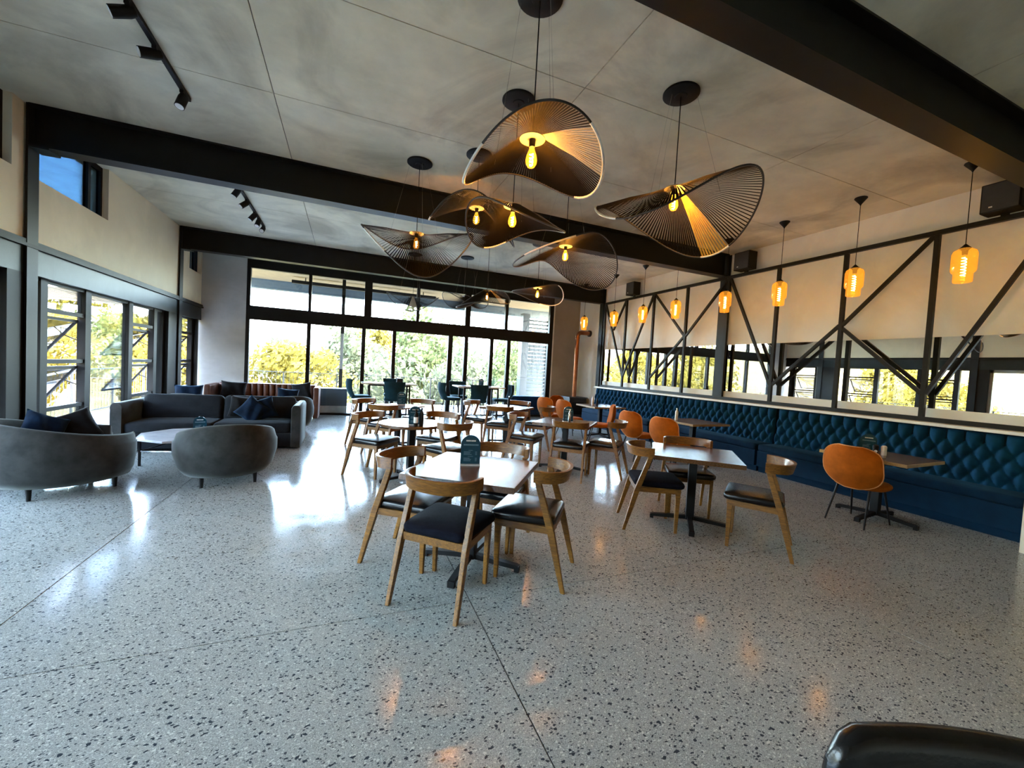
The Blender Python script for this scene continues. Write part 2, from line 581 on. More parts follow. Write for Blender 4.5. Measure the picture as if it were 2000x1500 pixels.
# left wall: plaster band with clerestories above the glazed bays
wl = MB()
CL = [(2.35, 3.75), (4.5, 5.9), (6.30, 7.72), (10.98, 11.72)]
wl.box(XL - 0.22, XL, YN, YB + 0.2, 2.60, 3.30)
ys = [YN] + [v for c in CL for v in c] + [YB + 0.2]
for i in range(0, len(ys), 2):
    wl.box(XL - 0.22, XL, ys[i], ys[i + 1], 3.30, ZC)
wl.box(XL - 0.22, XL, YN, -0.6, 0, 2.60)
struct(wl.build('wall_left', 'wall_plaster_beige'))
wi = 1
for (a, b) in CL:
    w = empty('window_%d' % wi, (XL - 0.1, 0, 0))
    struct(w)
    wi += 1
    xm = a + (b - a) * 0.78
    f = MB()
    f.box(-0.03, 0.03, a, b, 3.30, 3.34).box(-0.03, 0.03, a, b, ZC - 0.06, ZC - 0.001)
    f.box(-0.03, 0.03, a, a + 0.04, 3.34, ZC - 0.06).box(-0.03, 0.03, b - 0.04, b, 3.34, ZC - 0.06)
    f.build('frame', 'frame_black', w)
    MB().box(-0.03, 0.03, xm - 0.03, xm + 0.03, 3.34, ZC - 0.06).build('mullion', 'frame_black', w)
    MB().box(-0.004, 0.004, a + 0.04, xm - 0.03, 3.34, ZC - 0.06).build('pane', 'glass_tinted', w)
    MB().box(-0.004, 0.004, xm + 0.03, b - 0.04, 3.34, ZC - 0.06).build('pane', 'glass_tinted', w)

# steel header and trims over the left glazing
struct(MB().box(XL - 0.08, XL + 0.01, YN, YB, 2.24, 2.52).build('trim_2', 'steel_header'))
struct(MB().box(XL - 0.12, XL + 0.05, YN, YB, 2.52, 2.555).build('trim_3', 'frame_black'))
struct(MB().box(XL - 0.12, XL + 0.035, YN, YB, 2.558, 2.60).build('trim_4', 'frame_black'))
for y0, y1 in ((5.83, 6.23), (9.90, 10.52), (1.56, 1.96), (11.52, 11.62)):
    struct(MB().box(XL - 0.16, XL + 0.012, y0, y1, 0, 2.24).build('trim_5', 'frame_black'))


def sash_unit(w, y0, y1, sills):
    """one column of the window: fixed light on top, two awning sashes standing open, fixed light below"""
    z3, z2, z1 = sills
    for z in (z3, z2, z1):
        MB().box(-0.03, 0.03, y0, y1, z - 0.025, z + 0.025).build('rail', 'frame_black', w)
    MB().box(-0.03, 0.03, y0, y1, 2.205, 2.24).build('rail', 'frame_black', w)
    MB().box(-0.003, 0.003, y0, y1, z3 + 0.025, 2.205).build('pane', 'glass', w)
    MB().box(-0.003, 0.003, y0, y1, 0.06, z1 - 0.025).build('pane', 'glass', w)
    for zt, zb in ((z3 - 0.03, z2 + 0.03), (z2 - 0.03, z1 + 0.03)):
        L = zt - zb
        an = math.radians(36)
        dx, dz = -math.sin(an), -math.cos(an)
        P = lambda s, y, o=0.0: (-0.035 + dx * s, y, zt + dz * s - 0.05)
        s_ = MB()
        s_.bar(P(0, y0 + 0.02), P(0, y1 - 0.02), 0.03, 0.035)
        s_.bar(P(L, y0 + 0.02), P(L, y1 - 0.02), 0.03, 0.03)
        s_.bar(P(0, y0 + 0.03), P(L, y0 + 0.03), 0.03, 0.025)
        s_.bar(P(0, y1 - 0.03), P(L, y1 - 0.03), 0.03, 0.025)
        so_ = s_.build('sash', 'frame_black', w)
        MB().add([P(0.015, y0 + 0.04), P(0.015, y1 - 0.04), P(L - 0.015, y1 - 0.04), P(L - 0.015, y0 + 0.04)], [(0, 1, 2, 3)]).build('pane', 'glass_dusty', so_)
        for yy in (y0 + 0.015, y1 - 0.015):
            MB().bar((-0.03, yy, zt - L * 0.55), P(L * 0.42, yy), 0.008, 0.012).build('stay', 'frame_black', so_)


def left_bay(n, units, mull, fixed, ylo, yhi):
    w = empty('window_%d' % n, (XL - 0.10, 0, 0))
    struct(w)
    for y0, y1 in mull:
        MB().box(-0.045, 0.045, y0, y1, 0.0, 2.24).build('mullion', 'frame_black', w)
    for y0, y1 in units:
        sash_unit(w, y0, y1, (1.89, 1.277, 0.695))
    for y0, y1 in fixed:
        MB().box(-0.003, 0.003, y0, y1, 0.06, 2.205).build('pane', 'glass', w)
        MB().box(-0.03, 0.03, y0, y1, 2.205, 2.24).build('rail', 'frame_black', w)
    MB().box(-0.04, 0.04, ylo, yhi, 0.0, 0.06).build('sill', 'frame_black', w)


left_bay(wi, [(6.58, 7.34), (8.66, 9.46)], [(6.46, 6.58), (7.34, 7.47), (8.53, 8.66), (9.46, 9.58), (9.84, 9.90)], [(6.23, 6.46), (7.47, 8.53), (9.58, 9.84)], 6.23, 9.90)
left_bay(wi + 1, [(10.66, 11.42)], [(10.58, 10.66), (11.42, 11.52)], [], 10.52, 11.52)
# bay beside the camera: sliding glass doors in pale frames
dr = empty('door_1', (XL - 0.10, 0, 0))
struct(dr)
for y0, y1 in ((1.96, 3.90), (3.90, 5.83), (-0.6, 1.56)):
    f = MB()
    f.box(-0.03, 0.03, y0, y0 + 0.07, 0, 2.24).box(-0.03, 0.03, y1 - 0.07, y1, 0, 2.24).box(-0.03, 0.03, y0, y1, 2.15, 2.24).box(-0.03, 0.03, y0, y1, 0, 0.08)
    f.build('frame', 'frame_grey', dr)
    MB().box(-0.004, 0.004, y0 + 0.07, y1 - 0.07, 0.08, 2.15).build('pane', 'glass', dr)

# right wall, its end pier and the wall behind the camera
struct(MB().box(XR, XR + 0.2, YN, YB + 0.2, 0, ZC).build('wall_right', 'wall_plaster_white'))
struct(MB().box(6.08, XR, 1.15, 1.72, 0, 3.58).build('wall_pier', 'wall_plaster_beige'))
struct(MB().box(XL - 0.2, XR + 0.2, YN - 0.2, YN, 0, ZC).build('wall_rear', 'wall_plaster_white'))

# back wall with the tall glazed doors
bw = MB()
bw.box(XL - 0.2, -2.34, YB, YB + 0.2, 0, ZC)
struct(bw.build('wall_back', 'wall_concrete_grey'))
struct(MB().box(6.13, XR, YB, YB + 0.2, 0, ZC).build('wall_corner', 'wall_concrete_brown'))
struct(MB().box(6.13, 6.17, YB - 0.012, YB, 0, 3.64).build('trim_6', 'wall_plaster_white'))
struct(MB().box(-2.34, 6.13, YB, YB + 0.2, 3.80, ZC).build('wall_lintel', 'steel_black'))
dd = empty('door_2', (0, YB + 0.05, 0))
struct(dd)


def dbox(name, x0, x1, z0, z1, y0=-0.05, y1=0.06, mat='frame_black'):
    return MB().box(x0, x1, y0, y1, z0, z1).build(name, mat, dd)


dbox('transom', -2.34, 6.13, 2.36, 2.70)
dbox('head_rail', -2.34, 6.13, 3.62, 3.80)
dbox('bottom_rail', -2.34, 6.13, 0.0, 0.05)
for x0, x1 in ((-2.34, -2.26), (-0.98, -0.91), (0.38, 0.57), (1.77, 1.855), (3.20, 3.36), (4.46, 4.56), (6.0, 6.13)):
    dbox('transom_mullion', x0, x1, 2.70, 3.62)
tx = [(-2.26, -0.98), (-0.91, 0.38), (0.57, 1.77), (1.855, 3.20), (3.36, 4.46), (4.56, 6.0)]
for x0, x1 in tx:
    MB().box(x0, x1, -0.004, 0.004, 2.70, 3.62).build('pane', 'glass', dd)
st = [(-2.34, -2.26), (-0.99, -0.90), (0.345, 0.44), (1.15, 1.245), (2.725, 2.855), (3.215, 3.325), (4.02, 4.13), (4.57, 4.69), (5.98, 6.13)]
for x0, x1 in st:
    dbox('stile', x0, x1, 0.05, 2.36)
for i in range(len(st) - 1):
    MB().box(st[i][1], st[i + 1][0], -0.004, 0.004, 0.05, 2.36).build('pane', 'glass', dd)
MB().box(1.16, 1.19, -0.10, -0.05, 0.95, 1.25).build('handle', 'leg_black', dd)

# ------------------------------------------------------------------ mirror strip, truss, banquette along the right wall
mi = thing('wall_mirror', 'long frameless mirror strip on the white wall behind the black truss', 'mirror', (7.095, 0, 0))
MB().box(-0.012, 0.0, 1.74, 10.26, 1.285, 2.215).build('mirror_glass', 'mirror_silver', mi)

tr = thing('steel_truss', 'black steel truss standing before the white wall above the blue banquette', 'truss', (6.97, 0, 0))
TZ0, TZ1 = 1.145, 3.545
PY = [1.86, 2.90, 3.93, 4.97, 5.98, 7.04, 8.11, 9.18, 10.16]
MB().box(-0.028, 0.028, 1.74, 10.19, TZ1 - 0.028, TZ1 + 0.028).build('chord', 'truss_steel', tr)
MB().box(-0.028, 0.028, 1.74, 10.19, TZ0 - 0.028, TZ0 + 0.028).build('chord', 'truss_steel', tr)
for y in PY:
    MB().box(-0.026, 0.026, y - 0.026, y + 0.026, TZ0 + 0.028, TZ1 - 0.028).build('post', 'truss_steel', tr)
ZB, ZM = 1.47, 2.44


def diag(a, za, b, zb):
    MB().bar((0, a, za), (0, b, zb), 0.044, 0.044, up=(1, 0, 0)).build('brace', 'truss_steel', tr)


T_ = TZ1 - 0.03
diag(PY[4] - 0.03, T_, PY[3] + 0.02, ZB)
diag(PY[3] - 0.02, ZB, PY[2] + 0.02, ZM)
diag(PY[2] - 0.02, ZM, PY[1] + 0.03, T_)
diag(PY[2] - 0.02, ZM - 0.05, PY[1] + 0.02, ZB)
diag(PY[1] - 0.02, ZB, PY[0] + 0.03, T_)
diag(PY[4] + 0.03, T_, PY[5] - 0.02, ZM)
diag(PY[5] + 0.02, ZM, PY[6] - 0.02, ZB)
diag(PY[6] - 0.03, T_, PY[5] + 0.02, ZM)
diag(PY[6] + 0.03, T_, PY[7] - 0.02, ZB)
diag(PY[8] - 0.03, T_, PY[7] + 0.02, ZB)
diag(PY[7] + 0.03, T_, PY[8] - 0.45, 2.75)

led = struct(MB().box(6.80, XR, 1.74, 10.27, 1.075, 1.112).build('trim_7', 'wall_plaster_white', bevel=0.004))
struct(MB().box(7.0, XR, 1.74, 10.27, 0.0, 1.075).build('wall_plinth', 'wall_plaster_white'))
struct(MB().box(7.07, XR, 1.74, 10.27, 1.112, 1.285).build('trim_8', 'wall_plaster_white'))

BQ = [(1.80, 4.72, 'nearest, right-hand length of the tufted blue velvet banquette, beside the end pier'),
      (4.76, 7.36, 'middle length of the tufted blue velvet banquette between two others'),
      (7.40, 10.24, 'farthest length of the tufted blue velvet banquette, nearest the copper flue')]
for y0, y1, lab in BQ:
    b = thing('banquette', lab, 'banquette', (6.42, (y0 + y1) / 2, 0), 0, 'blue banquette lengths')
    L = y1 - y0
    hy = L / 2
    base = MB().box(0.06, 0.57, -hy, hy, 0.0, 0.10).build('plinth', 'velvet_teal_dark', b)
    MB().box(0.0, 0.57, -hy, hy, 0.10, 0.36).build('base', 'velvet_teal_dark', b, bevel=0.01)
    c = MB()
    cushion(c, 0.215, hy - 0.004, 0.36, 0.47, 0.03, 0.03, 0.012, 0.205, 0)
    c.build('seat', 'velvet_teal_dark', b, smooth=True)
    ncol = round(L / 0.165)
    du = L / ncol
    dv = 0.125
    Zs, Ze = 0.40, 1.07

    def tuft(u, v):
        y = -hy + u * L
        z = Zs + v * (Ze - Zs)
        q = (z - Zs - 0.05) / dv
        cu_ = (y + hy) / du
        if z > Zs + 0.05 + 4 * dv:
            fr = abs(((cu_) % 1.0) - 0.0)
            fr = min(fr, 1 - fr)
            top = (z - (Zs + 0.05 + 4 * dv)) / (Ze - (Zs + 0.05 + 4 * dv))
            h = (math.sin(PI * fr)) ** 0.45 if fr > 0 else 0
            h = h * (1 - 0.35 * top) + 0.35 * top
            h *= math.sqrt(max(0, 1 - top ** 6))
        else:
            A = (cu_ + q / 2)
            B = (cu_ - q / 2)
            h = (abs(math.sin(PI * A)) * abs(math.sin(PI * B))) ** 0.4
        edge = min(1.0, min(u, 1 - u) * L / 0.02)
        lean = 0.10 * (1 - v)
        return (0.50 - lean - 0.075 * h * edge, y, z)
    nu = ncol * 10 + 1
    back = MB().grid(tuft, nu, 44)
    back.build('tufted_back', 'velvet_teal', b, smooth='all')
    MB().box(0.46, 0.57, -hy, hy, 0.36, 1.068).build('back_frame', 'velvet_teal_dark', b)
    bt = MB()
    for r in range(0, 5):
        for k in range(1, ncol):
            yy = -hy + (k + (0.5 if r % 2 else 0)) * du
            if yy > hy - 0.04:
                continue
            z = Zs + 0.05 + r * dv
            x = 0.50 - 0.10 * (1 - (z - Zs) / (Ze - Zs))
            bt.lathe([(0.002, 0.012), (0.011, 0.006), (0.011, -0.004)], 6)
            nv_ = 18
            for i in range(len(bt.v) - nv_, len(bt.v)):
                px, py, pz = bt.v[i]
                bt.v[i] = (x - pz, yy + px, z + py)
    bt.build('buttons', 'velvet_teal', b, kind='stuff')

# ------------------------------------------------------------------ dining tables
def table_parts(t, w, d, thick=0.04, mat='table_wood', round_=False, zt=0.74, edge=None):
    top = MB()
    if round_:
        top.lathe([(w / 2 - 0.006, zt - thick), (w / 2, zt - thick + 0.006), (w / 2, zt - 0.006), (w / 2 - 0.006, zt)], 40)
        top.build('tabletop', mat, t, smooth=True)
    else:
        top.box(-w / 2, w / 2, -d / 2, d / 2, zt - thick, zt)
        top.build('tabletop', mat, t, bevel=0.003)
        if edge:
            e = MB()
            e.box(-w / 2 - 0.006, -w / 2, -d / 2, d / 2, zt - thick, zt - 0.001).box(w / 2, w / 2 + 0.006, -d / 2, d / 2, zt - thick, zt - 0.001)
            e.box(-w / 2 - 0.006, w / 2 + 0.006, -d / 2 - 0.006, -d / 2, zt - thick, zt - 0.001).box(-w / 2 - 0.006, w / 2 + 0.006, d / 2, d / 2 + 0.006, zt - thick, zt - 0.001)
            e.build('edging', edge, t)
    MB().box(-0.15, 0.15, -0.15, 0.15, zt - thick - 0.008, zt - thick).build('plate', 'leg_black', t)
    MB().box(-0.04, 0.04, -0.04, 0.04, 0.045, zt - thick - 0.008).build('column', 'leg_black', t, bevel=0.006)
    for k in range(4):
        a = k * PI / 2
        c, s = math.cos(a), math.sin(a)
        f = MB().bar((0.03 * c, 0.03 * s, 0.065), (0.37 * c, 0.37 * s, 0.035), 0.045, 0.04, 0.045, 0.03)
        f.bar((0.35 * c, 0.35 * s, 0.022), (0.385 * c, 0.385 * s, 0.022), 0.05, 0.044)
        f.build('foot', 'leg_black', t)


TABLES = [('square_table', 0.93, 2.93, 53.5, 'square wooden table nearest the camera, teal arched menu card on it'),
          ('square_table', 3.35, 3.15, 48, 'square wooden table with bare glossy top among three wooden chairs before the banquette'),
          ('square_table', 3.12, 5.40, 47, 'square wooden table with menu card, midway before the orange shell chairs'),
          ('square_table', 2.97, 7.47, 44, 'square wooden table reflecting the bright doors, in front of the right-hand bar table'),
          ('square_table', 0.87, 7.38, 45, 'small square table with dark edge behind the round one, near the left-hand bar table')]
for i, (nm, x, y, a, lab) in enumerate(TABLES):
    t = thing(nm, lab, 'table', (x, y, 0), a, 'free-standing dining tables')
    w = 0.82 if i < 4 else 0.66
    table_parts(t, w, w, 0.042 if i < 4 else 0.025)
t = thing('round_table', 'round wooden table holding tall bottles and a dark menu card', 'table', (0.80, 5.29, 0), 15, 'free-standing dining tables')
table_parts(t, 0.82, 0.82, 0.035, round_=True)
for x, y, a, lab in ((5.74, 2.72, 3, 'oak-edged table at the blue banquette with one orange chair pulled up, nearest the end pier'),
                     (5.78, 5.50, 0, 'oak-edged table at the blue banquette behind two orange shell chairs'),
                     (5.62, 8.15, 0, 'pale-topped banquette table nearest the copper flue, white bottle on it')):
    t = thing('banquette_table', lab, 'table', (x, y, 0), a, 'tables along the banquette')
    table_parts(t, 0.84, 0.80, 0.035, edge='table_edge_oak')


# ------------------------------------------------------------------ wooden dining chairs
def make_wood_chair(label, seat_mat):
    t = thing('dining_chair', label, 'chair', (0, 0, 0), 0, 'wooden dining chairs')
    s = MB()
    cushion(s, 0.232, 0.235, 0.432, 0.495, 0.05, 0.024, 0.018, 0, 0.045, 5)
    s.v = [(x * (1.0 + 0.06 * (y / 0.25)), y, z) for x, y, z in s.v]
    s.build('seat', seat_mat, t, smooth='all')
    MB().box(-0.21, 0.21, 0.225, 0.25, 0.385, 0.432).build('apron', 'oak', t, bevel=0.004)
    MB().bar((-0.21, -0.165, 0.408), (0.21, -0.165, 0.408), 0.025, 0.048).build('apron', 'oak', t)
    for sx in (-1, 1):
        MB().bar((sx * 0.222, -0.17, 0.408), (sx * 0.210, 0.235, 0.408), 0.026, 0.048).build('apron', 'oak', t)
        r = MB()
        pts = [((sx * 0.236, -0.27, 0.0), 0.026, 0.030), ((sx * 0.228, -0.165, 0.40), 0.034, 0.052), ((sx * 0.226, -0.055, 0.735), 0.034, 0.042)]
        rings = []
        for (x, y, z), w, d in pts:
            rings.append([(x - w / 2, y - d / 2, z), (x + w / 2, y - d / 2, z), (x + w / 2, y + d / 2, z), (x - w / 2, y + d / 2, z)])
        r.loft(rings)
        r.build('leg', 'oak', t, bevel=0.005)
        f = MB()
        rings = []
        for (x, y, z), w, d in [((sx * 0.200, 0.222, 0.0), 0.026, 0.028), ((sx * 0.205, 0.222, 0.34), 0.036, 0.042), ((sx * 0.205, 0.216, 0.43), 0.038, 0.056)]:
            rings.append([(x - w / 2, y - d / 2, z), (x + w / 2, y - d / 2, z), (x + w / 2, y + d / 2, z), (x - w / 2, y + d / 2, z)])
        f.loft(rings)
        f.build('leg', 'oak', t, bevel=0.005)
    b = MB()
    rings = []
    n = 24
    for k in range(n + 1):
        a = PI * k / n
        sn = math.sin(a)
        cxv = (math.cos(a), -sn)
        x0, y0 = 0.248 * math.copysign(abs(math.cos(a)) ** 0.85, math.cos(a)), -0.028 - 0.195 * sn ** 0.85
        nx, ny = math.cos(a), -math.sin(a)
        zt = 0.815 - 0.006 * sn
        zb = 0.733 - 0.012 * sn
        th = 0.013
        lean = 0.022 * sn
        rings.append([(x0 + nx * (th + lean), y0 + ny * (th + lean), zt - 0.004), (x0 + nx * (lean), y0 + ny * lean, zt), (x0 - nx * (th - lean), y0 - ny * (th - lean), zt - 0.004),
                      (x0 - nx * th, y0 - ny * th, zb), (x0 + nx * th, y0 + ny * th, zb)])
    b.loft(rings)
    b.build('backrest', 'oak_band', t, smooth=True)
    return t


WCH = [(0.645, 2.585, 47.6, 'F', 'wooden chair with padded black fabric seat, nearest the camera, its back to us'),
       (1.345, 2.70, 141.5, 'L', 'shiny-seated wooden chair right of the nearest table, the one with the teal menu'),
       (0.50, 3.17, -38, 'L', 'wooden chair half hidden behind the left corner of the table with the teal menu'),
       (1.25, 3.30, 229, 'L', 'wooden chair facing us across the table with the teal menu'),
       (2.90, 3.255, -30, 'F', 'wooden chair with black fabric seat on the left side of the bare-topped table'),
       (3.60, 3.47, 236, 'L', 'wooden chair behind the bare-topped table, next to the orange chairs'),
       (3.55, 2.55, 124.8, 'L', 'wooden chair standing alone on the right of the bare-topped table, seen in profile'),
       (0.355, 5.665, -42, 'L', 'wooden chair with white-gleaming seat left of the round table, seen in profile'),
       (1.22, 4.93, 122, 'L', 'wooden chair with its back to us at the right front of the round table'),
       (1.27, 5.74, 228, 'L', 'wooden chair behind the round table, reddish backrest towards us'),
       (0.62, 6.95, 47, 'L', 'wooden chair with its back to us between the round table and the small square table'),
       (0.38, 7.72, -40, 'L', 'wooden chair left of the small square table, below the left bar stool'),
       (1.33, 7.85, 228, 'L', 'wooden chair behind the small square table, against the bright doors'),
       (2.995, 5.03, 47, 'L', 'wooden chair with its back to us before the midway table, pale pinkish legs'),
       (3.665, 5.055, 132, 'L', 'wooden chair right of the midway table, white-gleaming seat, beside the orange chairs'),
       (2.60, 5.80, -45, 'L', 'wooden chair left of the midway table, black seat, seen in profile'),
       (2.66, 7.02, 52, 'L', 'wooden chair, back to us, at the table before the right-hand bar table'),
       (2.45, 7.85, -40, 'L', 'wooden chair left of the table before the right-hand bar table'),
       (3.42, 8.00, 226, 'L', 'wooden chair behind the table before the right-hand bar table'),
       (3.52, 7.05, 134, 'L', 'wooden chair right of the table before the right-hand bar table')]
protoL = protoF = None
for x, y, a, k, lab in WCH:
    deg = a - 90
    if k == 'F':
        if protoF is None:
            protoF = make_wood_chair(lab, 'fabric_black')
            o = protoF
            o.location = (x, y, 0)
            o.rotation_euler.z = math.radians(deg)
        else:
            o = dup(protoF, (x, y, 0), deg, lab)
    elif protoL is None:
        protoL = make_wood_chair(lab, 'leather_black')
        o = protoL
        o.location = (x, y, 0)
        o.rotation_euler.z = math.radians(deg)
    else:
        o = dup(protoL, (x, y, 0), deg, lab)


# ------------------------------------------------------------------ orange shell chairs
def shell_point(u, v, prof):
    zlo, zhi, w, yb, lean, curl = prof
    z = zlo + (zhi - zlo) * v
    hw = w(v)
    uu = u
    x = hw * math.sin(uu * 1.15) / math.sin(1.15)
    y = yb - lean * v - 0.05 * math.sin(PI * min(1, v)) + curl * (1 - math.cos(uu * 1.15)) * (hw / 0.28)
    return x, y, z


def make_shell(mb, prof, th=0.035, nu=21, nv=20):
    outer = [[shell_point(-1 + 2 * i / (nu - 1), 0.5 - 0.5 * math.cos(PI * j / (nv - 1)), prof) for i in range(nu)] for j in range(nv)]
    inner = []
    for j in range(nv):
        row = []
        for i in range(nu):
            u = -1 + 2 * i / (nu - 1)
            e = min(1 - abs(u), j / (nv - 1) * 2 + 0.3, (1 - j / (nv - 1)) * 2)
            k = th * min(1, 0.35 + max(0, e) * 2.2)
            x, y, z = outer[j][i]
            row.append((x * (1 - 0.25 * k), y + k, z))
        inner.append(row)
    vs = [p for r in outer for p in r] + [p for r in inner for p in r]
    n = nu * nv
    fs = []
    for j in range(nv - 1):
        for i in range(nu - 1):
            a = j * nu + i
            fs.append((a, a + 1, a + nu + 1, a + nu))
            fs.append((n + a, n + a + nu, n + a + nu + 1, n + a + 1))
    rim = [j * nu for j in range(nv)] + [(nv - 1) * nu + i for i in range(1, nu)] + [j * nu + nu - 1 for j in range(nv - 2, -1, -1)] + [i for i in range(nu - 2, 0, -1)]
    for i in range(len(rim)):
        a, b = rim[i], rim[(i + 1) % len(rim)]
        fs.append((a, b, n + b, n + a))
    mb.add(vs, fs)
    return [vs[i] for i in rim]


def w_orange(v):
    if v < 0.5:
        return 0.285 * math.sqrt(max(0.0, 1 - ((0.5 - v) / 0.515) ** 2.5))
    return (0.285 - 0.03 * (v - 0.5)) * math.sqrt(max(0.0, 1 - ((v - 0.5) / 0.518) ** 5))


def make_orange(label):
    t = thing('shell_chair', label, 'chair', (0, 0, 0), 0, 'orange velvet shell chairs')
    b = MB()
    rim = make_shell(b, (0.40, 0.865, w_orange, -0.20, 0.085, 0.16))
    b.build('backrest', 'velvet_orange', t, smooth='all')
    MB().tube([(x, y - 0.001, z) for x, y, z in rim], 0.006, 5, True).build('piping', 'piping_orange', t, smooth='all')
    s = MB()
    cushion(s, 0.235, 0.235, 0.395, 0.47, 0.18, 0.035, 0.008, 0, 0.045, 6)
    s.build('seat', 'velvet_orange', t, smooth='all')
    for sx in (-1, 1):
        MB().tube([(sx * 0.15, -0.13, 0.40), (sx * 0.185, -0.26, 0.0)], [0.013, 0.008], 8).build('leg', 'leg_black', t, smooth=True)
        MB().tube([(sx * 0.15, 0.16, 0.40), (sx * 0.185, 0.26, 0.0)], [0.013, 0.008], 8).build('leg', 'leg_black', t, smooth=True)
    return t


OCH = [(5.37, 2.70, 2, 'orange velvet shell chair nearest the camera, pulled up to the banquette table with two shakers'),
       (4.87, 5.05, 8, 'bright orange shell chair, back to us, right one of the pair behind the bare-topped table'),
       (4.90, 5.90, 6, 'bright orange shell chair, back to us, left one of the pair behind the bare-topped table'),
       (4.92, 7.10, 150, 'dark rust shell chair turned side-on, its seat pointing left, before the banquette'),
       (4.75, 8.05, 8, 'orange shell chair with its seat showing, left of the pale-topped banquette table'),
       (4.62, 8.75, 15, 'orange shell chair nearest the brown corner wall, left of the pale-topped table'),
       (5.15, 9.15, -70, 'rust shell chair peeping up behind the two orange ones, facing us near the flue')]
o0 = None
for x, y, a, lab in OCH:
    if o0 is None:
        o0 = make_orange(lab)
        o0.location = (x, y, 0)
        o0.rotation_euler.z = math.radians(a - 90)
    else:
        dup(o0, (x, y, 0), a - 90, lab)


# ------------------------------------------------------------------ bar tables and stools by the doors
def w_stool(v):
    return 0.19 + 0.045 * v


def make_stool(label):
    t = thing('bar_stool', label, 'stool', (0, 0, 0), 0, 'upholstered bar stools')
    b = MB()
    make_shell(b, (0.63, 1.06, w_stool, -0.19, 0.11, 0.22), 0.04)
    b.build('backrest', 'velvet_bluegrey', t, smooth='all')
    s = MB()
    cushion(s, 0.215, 0.225, 0.615, 0.69, 0.1, 0.03, 0.008, 0, 0.03, 5)
    s.build('seat', 'velvet_bluegrey', t, smooth='all')
    for sx in (-1, 1):
        for sy in (-1, 1):
            MB().tube([(sx * 0.13, sy * 0.13 + 0.02, 0.62), (sx * 0.21, sy * 0.21 + 0.02, 0.0)], [0.013, 0.009], 6).build('leg', 'leg_black', t, smooth=True)
    q = [(sx * 0.185, sy * 0.185 + 0.02, 0.2) for sx, sy in ((-1, -1), (1, -1), (1, 1), (-1, 1))]
    fr = MB()
    for i in range(4):
        fr.tube([q[i], q[(i + 1) % 4]], 0.007, 6)
    fr.build('footrest', 'leg_black', t, smooth=True)
    return t


SCH = [(0.30, 10.15, 5, 'blue-grey bar stool in profile at the left end of the left bar table'),
       (1.02, 9.62, 88, 'blue-grey bar stool with its back to us at the left bar table'),
       (1.12, 10.95, 268, 'dark bar stool behind the left bar table against the doors'),
       (2.46, 10.2, 5, 'blue-grey bar stool in profile at the left end of the right bar table'),
       (3.02, 9.66, 88, 'blue-grey bar stool with its back to us at the right bar table'),
       (2.88, 10.95, 268, 'dark bar stool behind the right bar table against the doors'),
       (3.86, 10.1, 172, 'blue-grey bar stool at the right end of the right bar table, facing left')]
s0 = None
for x, y, a, lab in SCH:
    if s0 is None:
        s0 = make_stool(lab)
        s0.location = (x, y, 0)
        s0.rotation_euler.z = math.radians(a - 90)
    else:
        dup(s0, (x, y, 0), a - 90, lab)
for i, (x, y, lab) in enumerate(((0.97, 10.3, 'pale-topped bar table on square chrome legs, left of the two by the doors'),
                                 (3.25, 10.3, 'pale-topped bar table on square chrome legs, right of the two by the doors'))):
    t = thing('bar_table', lab, 'table', (x, y, 0), 0, 'bar tables by the glazed doors')
    MB().box(-0.64, 0.64, -0.32, 0.32, 0.955, 0.985).build('tabletop', 'marble', t, bevel=0.004)
    for sx in (-0.46, 0.46):
        for sy in (-0.24, 0.24):
            MB().box(sx - 0.018, sx + 0.018, sy - 0.018, sy + 0.018, 0, 0.92).build('leg', 'leg_black', t)
        MB().box(sx - 0.018, sx + 0.018, -0.222, 0.222, 0.16, 0.19).build('stretcher', 'chrome', t)
    MB().box(-0.478, 0.478, -0.258, 0.258, 0.92, 0.955).build('apron', 'leg_black', t)
    MB().box(-0.442, 0.442, -0.015, 0.015, 0.16, 0.19).build('stretcher', 'chrome', t)


